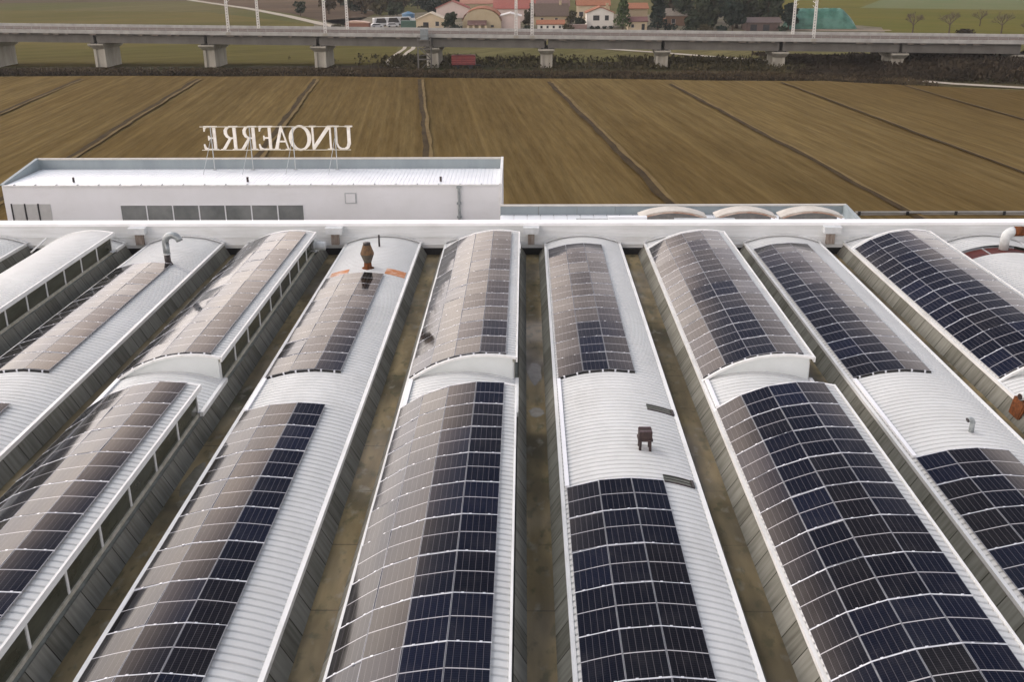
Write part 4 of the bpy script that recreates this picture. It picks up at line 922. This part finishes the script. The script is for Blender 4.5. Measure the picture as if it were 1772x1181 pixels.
mast(-41.0, 12.0, 'far lattice mast of the second pair from the left on the viaduct')
mast(-1.9, -.9, 'left one of two lattice masts standing close together at mid viaduct')
mast(1.5, -.9, 'right one of two lattice masts standing close together at mid viaduct')
mast(58.6, 12.0, 'far lattice mast in front of the green tarpaulin')
mast(60.4, -.9, 'near lattice mast in front of the green tarpaulin')
# stair tower at the fourth pier
st_ = thing('access_stair', vp(-21.2, -2.6, G), 'grey steel access stair tower against a viaduct pier', 'stair tower')
m1 = MB()
for dx in (-1.6, 1.2):
    for dy in (-.8, .8): m1.box(dx-.07, dx+.07, dy-.07, dy+.07, -.3, 6.9)
m1.build('frame_posts', GIRD, st_)
for z in (2.2, 4.4, 6.2):
    m1 = MB(); m1.box(-1.7, 1.3, -.9, .9, z, z+.12); m1.box(-1.7, 1.3, -.92, -.87, z+.9, z+.97); m1.build('landing', GIRD, st_)
m1 = MB(); m1.box(-.95, .65, -.5, .9, 6.35, 8.5); m1.build('cabinet', mat('cabinet_grey', (.22, .25, .25), (.18, .20, .20)), st_)
for z0, z1, f in ((0, 2.2, 1), (2.25, 4.4, -1), (4.45, 6.2, 1)):
    m1 = MB(); m1.bar((-1.3*f, -.5, z0), (1.0*f, -.5, z1), .9, .12, 0); m1.build('stair_flight', GIRD, st_)

# red trailer parked under the viaduct
tr_ = thing('red_trailer', (-12.9, 226.5, G), 'red slatted farm trailer standing in the scrub below the viaduct', 'trailer')
m1 = MB(); m1.box(-3.0, 2.1, -1.1, 1.1, .9, 2.9); [m1.box(-3.03, 2.13, -1.13, 1.13, z, z+.07, 1) for z in (1.35, 1.85, 2.35)]; [m1.box(x, x+.08, -1.15, 1.15, .9, 2.92, 0) for x in (-2.0, -.9, .2, 1.2)]; m1.build('slatted_body', [REDP, mat('pale_red', (.32, .08, .07), (.28, .07, .06))], tr_)
m1 = MB(); m1.box(-2.8, 3.3, -.4, .4, .62, .9); m1.build('chassis', TYRE, tr_)
for x in (-1.8, 1.2):
    for y in (-1.0, 1.0):
        m1 = MB(); m1.tube([(x, y-.14, .45), (x, y+.14, .45)], .45, 14); m1.build('wheel', TYRE, tr_)

# ------------------------------------------------------------------ village
def house(name, x0, x1, y, depth, h, rise, wm, rm, label, cat='house', ridge='x', wins=(), chim=None, over=.45, doors=(), rz=0):
    """gabled house: ridge along x shows its eaves to the camera, ridge along y shows its gable"""
    W_ = x1-x0; t = thing(name, ((x0+x1)/2, y, G), label, cat, None, rz)
    m1 = MB(); hw = W_/2
    if ridge == 'y':
        m1.prism([(-hw, -.5), (hw, -.5), (hw, h), (0, h+rise), (-hw, h)], 0, depth)
    else:
        m1.add([(-hw, 0, -.5), (-hw, depth, -.5), (-hw, depth, h), (-hw, depth/2, h+rise), (-hw, 0, h), (hw, 0, -.5), (hw, depth, -.5), (hw, depth, h), (hw, depth/2, h+rise), (hw, 0, h)],
               [(0, 1, 2, 3, 4), (5, 9, 8, 7, 6), (0, 5, 6, 1), (1, 6, 7, 2), (0, 4, 9, 5), (4, 3, 8, 9), (3, 2, 7, 8)])
    m1.build('wall', wm, t)
    m1 = MB(); th = .22
    if ridge == 'y':
        sl = rise/hw; e = hw+over
        for s in (-1, 1): m1.add([(s*q, yy, h+rise-sl*q+o) for yy in (-over, depth+over) for q, o in ((0.01, .05), (e, .05), (e, .05+th), (.01, .05+th))], [(0, 1, 2, 3), (7, 6, 5, 4), (0, 4, 5, 1), (1, 5, 6, 2), (2, 6, 7, 3), (3, 7, 4, 0)])
    else:
        sl = rise/(depth/2); e = depth/2+over
        for s in (-1, 1): m1.add([(xx, depth/2+s*q, h+rise-sl*q+o) for xx in (-hw-over, hw+over) for q, o in ((0.01, .05), (e, .05), (e, .05+th), (.01, .05+th))], [(0, 1, 2, 3), (7, 6, 5, 4), (0, 4, 5, 1), (1, 5, 6, 2), (2, 6, 7, 3), (3, 7, 4, 0)])
    rf = m1.build('roof', rm, t)
    if chim:
        m1 = MB(); cx_, cy_ = chim; m1.box(cx_-.4, cx_+.4, cy_-.4, cy_+.4, h, h+rise+1.0); m1.box(cx_-.5, cx_+.5, cy_-.5, cy_+.5, h+rise+1.0, h+rise+1.15); m1.build('chimney', STUC_TAN, rf)
    for (wx, wz, ww, wh) in wins:
        m1 = MB(); m1.box(wx-ww/2-.1, wx+ww/2+.1, -.06, .05, wz-.12, wz-.02); m1.box(wx-ww/2-.08, wx-ww/2, -.05, .05, wz, wz+wh); m1.box(wx+ww/2, wx+ww/2+.08, -.05, .05, wz, wz+wh)
        wo_ = m1.build('window', STUC_WHITE, t); m1 = MB(); m1.box(wx-ww/2, wx+ww/2, -.03, .02, wz, wz+wh); m1.build('pane', SHUT, wo_)
    for (wx, ww, wh) in doors:
        m1 = MB(); m1.box(wx-ww/2, wx+ww/2, -.05, .05, 0, wh); m1.build('door', SHUT, t)
    return t
house('gabled_house', 20.5, 29.3, 353, 9, 5.0, 1.7, STUC_WHITE, ROOFT, 'white two-windowed house with its gable facing the viaduct', 'house', 'y', [(-1.3, 2.6, 2.1, 1.6), (2.2, 2.6, 1.3, 1.6)], (2.6, 5))
house('terracotta_house', 19.5, 31.5, 398, 10, 5.4, 2.4, STUC_CREAM, ROOFT, 'cream house with a large terracotta roof behind the white gabled house', 'house', 'x', [(-4.6, 1.5, 1.5, 1.6), (0, 2.6, 1.2, 1.4)], (2, 6))
house('farmhouse', 2.9, 14.9, 372, 11, 3.2, 3.6, STUC_TAN, ROOFB, 'old farmhouse with a big weathered brown roof', 'farmhouse', 'x', [(-3, 1.2, 1, 1.2), (2, 1.2, 1, 1.2)], (3.5, 5))
house('long_barn', 4, 16.5, 402, 11, 5.0, 2.8, STUC_BROWN, mat('mauve_tiles', (.20, .13, .115), (.15, .10, .09), scale=1.5, rough=.9), 'long barn with a mauve brown roof behind the farmhouse', 'barn', 'x')
house('outbuilding', 4.0, 12.6, 346, 5, 1.9, 1.0, STUC_WHITE, ROOFT, 'low white outbuilding with a short tiled roof in front of the farmhouse', 'outbuilding', 'x', [(-3, .6, .7, .8), (-1, .6, .7, .8), (1, .6, .7, .8), (3, .6, .7, .8)])
house('cream_house', 33.8, 40.2, 350, 10, 6.4, 1.4, STUC_TAN, ROOFT, 'tall cream house right of the green conifer', 'house', 'x', [(1.5, 1.2, 1.1, 1.3)])
house('porch_annex', 33.4, 39.4, 343.5, 5, 2.8, 1.1, STUC_CREAM, mat('plum_tiles', (.20, .11, .10), (.16, .09, .085), rough=.9), 'low annex with a plum tiled roof in front of the tall cream house', 'outbuilding', 'x', [(-1.6, .9, .9, 1.0)], None, .4, [(1.8, 1.0, 2.0)])
house('brown_house', 48, 60.5, 364, 9, 3.4, 2.0, STUC_BROWN, mat('grey_tiles', (.22, .19, .155), (.16, .14, .115), rough=.9), 'low brown house with a grey roof among dark trees', 'house', 'x', [(-3.5, 1.0, 1.2, 1.3)])
house('brown_shed', 70.5, 81, 338, 7, 2.6, 1.2, mat('shed_brown', (.10, .062, .05), (.075, .05, .042), scale=1), mat('shed_roof_brown', (.12, .085, .075), (.09, .065, .058)), 'dark brown open shed left of the green tarpaulin stack', 'shed', 'x', (), None, .5, [(-3, 2, 2), (1, 2, 2)])
house('barn', -36.5, -27.0, 354, 9, 3.0, 2.0, STUC_CREAM, mat('cream_sheet', (.52, .44, .32), (.46, .39, .28), rough=.7), 'cream barn with a pale sloping roof left of the rounded dark tree', 'barn', 'y', [(2.3, 1.0, 1.2, 1.4)], None, .4, [(-1.5, 1.8, 2.2)])
house('red_roof_house', -35, -22.4, 418, 10, 3.6, 2.6, STUC_PINK, mat('red_tiles', (.30, .105, .085), (.24, .09, .075), scale=1.5, rough=.85), 'house with a bright red hipped roof behind the cream barn', 'house', 'y')
house('red_roof_barn', -11.5, 3.5, 392, 14, 4.6, 2.8, STUC_PINK, MATS['red_tiles'], 'wide barn with a red tiled roof behind the arched building', 'barn', 'x')
house('rose_roof_barn', -26.5, -12, 436, 10, 4.6, 2.4, STUC_TAN, mat('rose_tiles', (.36, .19, .14), (.30, .16, .12), rough=.85), 'barn with a rose pink roof on the skyline above the arched building', 'barn', 'x')
house('pink_house', -8.4, -1.6, 348, 9, 4.2, .9, STUC_PINK, mat('pale_sheet', (.62, .58, .54), (.55, .52, .48)), 'plain pale pink building right of the arched barn', 'building', 'y')
# arched barn
ab = thing('arched_barn', (-14.2, 346, G), 'tan barn with a rounded arched front and red tiled lean-to', 'barn')
n = 16; m1 = MB(); arc = [(-6.3+12.6*i/n, 2.2+4.5*math.sqrt(max(0, 1-((-6.3+12.6*i/n)/6.35)**2))) for i in range(n+1)]
m1.prism([(-6.3, -.5), (6.3, -.5)]+arc[::-1], 0, 16); m1.build('wall', STUC_TAN, ab)
m1 = MB(); arc2 = [(x*1.04, z+.12) for x, z in arc]; m1.prism([(x, z) for x, z in arc2]+[(x, z+.2) for x, z in arc2[::-1]], .25, 16.3); m1.build('roof', ROOFT, ab)
m1 = MB(); m1.add([(-4.6, -2.6, 2.0), (1.6, -2.6, 2.0), (1.6, -.05, 3.2), (-4.6, -.05, 3.2), (-4.6, -2.6, 1.8), (1.6, -2.6, 1.8), (1.6, -.05, 3.0), (-4.6, -.05, 3.0)], [(0, 1, 2, 3), (7, 6, 5, 4), (0, 4, 5, 1), (1, 5, 6, 2), (2, 6, 7, 3), (3, 7, 4, 0)]); m1.build('porch_roof', mat('plum_tiles2', (.16, .095, .085), (.12, .08, .07), rough=.9), ab)
for x in (-4.4, -2.6, -.6, 1.4):
    m1 = MB(); m1.box(x-.35, x+.35, -2.4, -2.0, -.3, 1.8); m1.build('porch_pillar', STUC_CREAM, ab)
m1 = MB(); m1.box(3.0, 3.9, -.05, .04, 1.0, 1.7); m1.build('window', SHUT, ab)
# walls, greenhouse, tank, silage stack
t = thing('brick_shed', (-56.2, 352.6, G), 'low brick shed with a curved pale roof beside the road', 'shed')
m1 = MB(); m1.box(-3.9, 3.9, 0, 5, -.3, 2.1); m1.build('wall', BRICK, t)
m1 = MB(); m1.prism([(-4.1, 2.1), (4.1, 2.1), (2.5, 2.45), (-1, 2.75), (-3, 2.6)], -.2, 5.2); m1.build('roof', mat('salmon_tile', (.44, .29, .21), (.38, .25, .18)), t)
t = thing('greenhouse', (-70, 478, G), 'long low shed with a bright white sheet roof in front of the wood', 'greenhouse')
m1 = MB(); m1.prism([(-8.4, 1.2), (8.4, 1.2), (8.4, 1.5), (0, 1.9), (-8.4, 1.5)], 0, 6); m1.build('roof', TRIM, t)
m1 = MB(); m1.box(-8.2, 8.2, .3, 5.7, -.3, 1.2); m1.build('wall', mat('greenhouse_wall', (.30, .32, .30), (.2, .22, .2)), t)
t = thing('blue_pool_cover', (-44.4, 403, G), 'raised blue covered tank beyond the parked cars', 'tank')
m1 = MB(); lathe(m1, [(0, 2.4), (2.2, 2.4), (2.25, 2.55), (2.5, 2.5), (3.3, .3)], (0, 0, 0), 20); m1.build('cover', BLUEP, t)
m1 = MB(); lathe(m1, [(-.2, 2.45), (1.0, 2.45)], (0, 0, 0), 20); m1.build('tank_wall', TRIM, t)
m1 = MB(); rg = random.Random(5); nxx, nyy = 26, 12; W_, D_ = 23, 9
for j in range(nyy+1):
    for i in range(nxx+1):
        u, v_ = i/nxx, j/nyy; pr_ = min(1, 3.2*min(v_, 1-v_))**.5; en = min(1, 7*u)**.5*min(1, 4.5*(1-u))**.6
        m1.v.append(((u-.5)*W_, (v_-.5)*D_, 6.2*pr_*en+rg.uniform(-.18, .18)*pr_*en))
m1.f = [(j*(nxx+1)+i, j*(nxx+1)+i+1, (j+1)*(nxx+1)+i+1, (j+1)*(nxx+1)+i) for j in range(nyy) for i in range(nxx)]; m1.m = [0]*len(m1.f)
o = m1.build('tarpaulin_stack', TARP, smooth=False, loc=(96.8, 350, G)); tag(o, 'long straw stack under a green tarpaulin at the edge of the green field', 'straw stack')
ribbon('bare_soil_strip', [(86, 341), (100, 338), (116, 337)], 3.5, G+.16, mat('pale_soil', (.36, .28, .21), (.30, .23, .17), scale=.5, rough=.95), .3)
# vehicles
def vehicle(x, y, l_, h, rz, body, label, van=False):
    t = thing('parked_van' if van else 'parked_car', (x, y, G), label, 'van' if van else 'car', 'vehicles parked by the road', rz); hw = .88; L_ = l_/2
    pr = [(-L_, .35), (L_, .35), (L_, .85), (L_*.62, .95), (L_*.30, h), (-L_*.72, h), (-L_, h*.68)] if not van else [(-L_, .35), (L_, .35), (L_, 1.1), (L_*.72, 1.3), (L_*.55, h), (-L_*.98, h), (-L_, h*.9)]
    m1 = MB(); m1.prism(pr, -hw, hw); m1.build('body', body, t)
    m1 = MB(); m1.add([(L_*.60, hw+.006, .98), (L_*.28, hw+.006, h-.10), (-L_*.66, hw+.006, h-.10), (-L_*.86, hw+.006, .98)], [(0, 1, 2, 3)]); m1.add([(L_*.60, -hw-.006, .98), (L_*.28, -hw-.006, h-.10), (-L_*.66, -hw-.006, h-.10), (-L_*.86, -hw-.006, .98)], [(3, 2, 1, 0)]); m1.build('side_windows', SHUT, t)
    for a in (-.58, .58):
        for b in (-1, 1):
            m1 = MB(); m1.tube([(L_*a, b*hw-.11*b, .33), (L_*a, b*hw+.02*b, .33)], .33, 12); m1.build('wheel', TYRE, t)
vehicle(-50.6, 361, 4.2, 1.5, .3, CARW, 'small white car nearest the viaduct rail, beside the brick shed')
vehicle(-50.5, 372, 6.2, 2.7, .55, CARW, 'white camper van leftmost of the parked vehicles behind the road', True)
vehicle(-46.4, 374, 6.2, 2.8, .5, CARW, 'white van in the middle of the parked vehicles behind the road', True)
vehicle(-42.6, 377, 6.0, 2.7, .5, CARW, 'white van right of the middle of the parked vehicles, by the blue tank', True)
vehicle(-45.6, 364, 4.2, 1.5, .2, CARW, 'white car in front of the row of white vans')
vehicle(-41.0, 372, 4.2, 1.6, .8, CARG, 'dark grey car between the white vans and the cream barn')
t = thing('green_container', (-39.5, 358, G), 'dull green container left of the cream barn', 'container')
m1 = MB(); m1.box(-2.6, 2.6, 0, 2.3, 0, 2.5); m1.build('body', GREENP, t)
m1 = MB(); [m1.box(-2.5+i*.42, -2.5+i*.42+.16, -.06, 0, .15, 2.4) for i in range(12)]; m1.build('ribs', GREENP, t)
# boundary wall at the right
t = thing('boundary_wall', (46, 92.5, G), 'low pale boundary wall with dark posts between the factory and the field', 'wall')
m1 = MB(); m1.box(-15.3, 40, -.15, .15, -.3, .45); m1.build('wall', mat('boundary_concrete', (.33, .31, .27), (.26, .24, .21), scale=1), t)
m1 = MB(); m1.box(-15.3, 40, -.25, .25, .452, .56); m1.build('coping', DECKM, t)
for i in range(13):
    m1 = MB(); m1.box(-15.2+i*4.45, -14.95+i*4.45, -.32, -.26, -.2, .66); m1.build('post', DARK, t)
# low garden wall in front of the houses
t = thing('garden_wall', (17, 350, G), 'low reddish garden wall left of the white gabled house', 'wall')
m1 = MB(); m1.box(-3.6, 3.4, 0, .3, -.3, 1.5); m1.build('wall', mat('garden_brick', (.30, .20, .17), (.24, .17, .14)), t)
m1 = MB(); m1.box(-3.65, 3.45, -.05, .35, 1.5, 1.6); m1.build('coping', STUC_PINK, t)

# ------------------------------------------------------------------ thin winter haze
hz = MB(); hz.box(-3000, 3000, -1000, 5000, G-1.5, 165)
hm_ = bpy.data.materials.new('haze_air'); hm_.use_nodes = True; ht = hm_.node_tree; ht.nodes.remove(ht.nodes['Principled BSDF'])
pv = ht.nodes.new('ShaderNodeVolumePrincipled'); pv.inputs['Color'].default_value = (.93, .92, .90, 1); pv.inputs['Density'].default_value = .00012; pv.inputs['Anisotropy'].default_value = .2
ht.links.new(pv.outputs[0], ht.nodes['Material Output'].inputs['Volume'])
tag(hz.build('haze', hm_), kind='stuff')
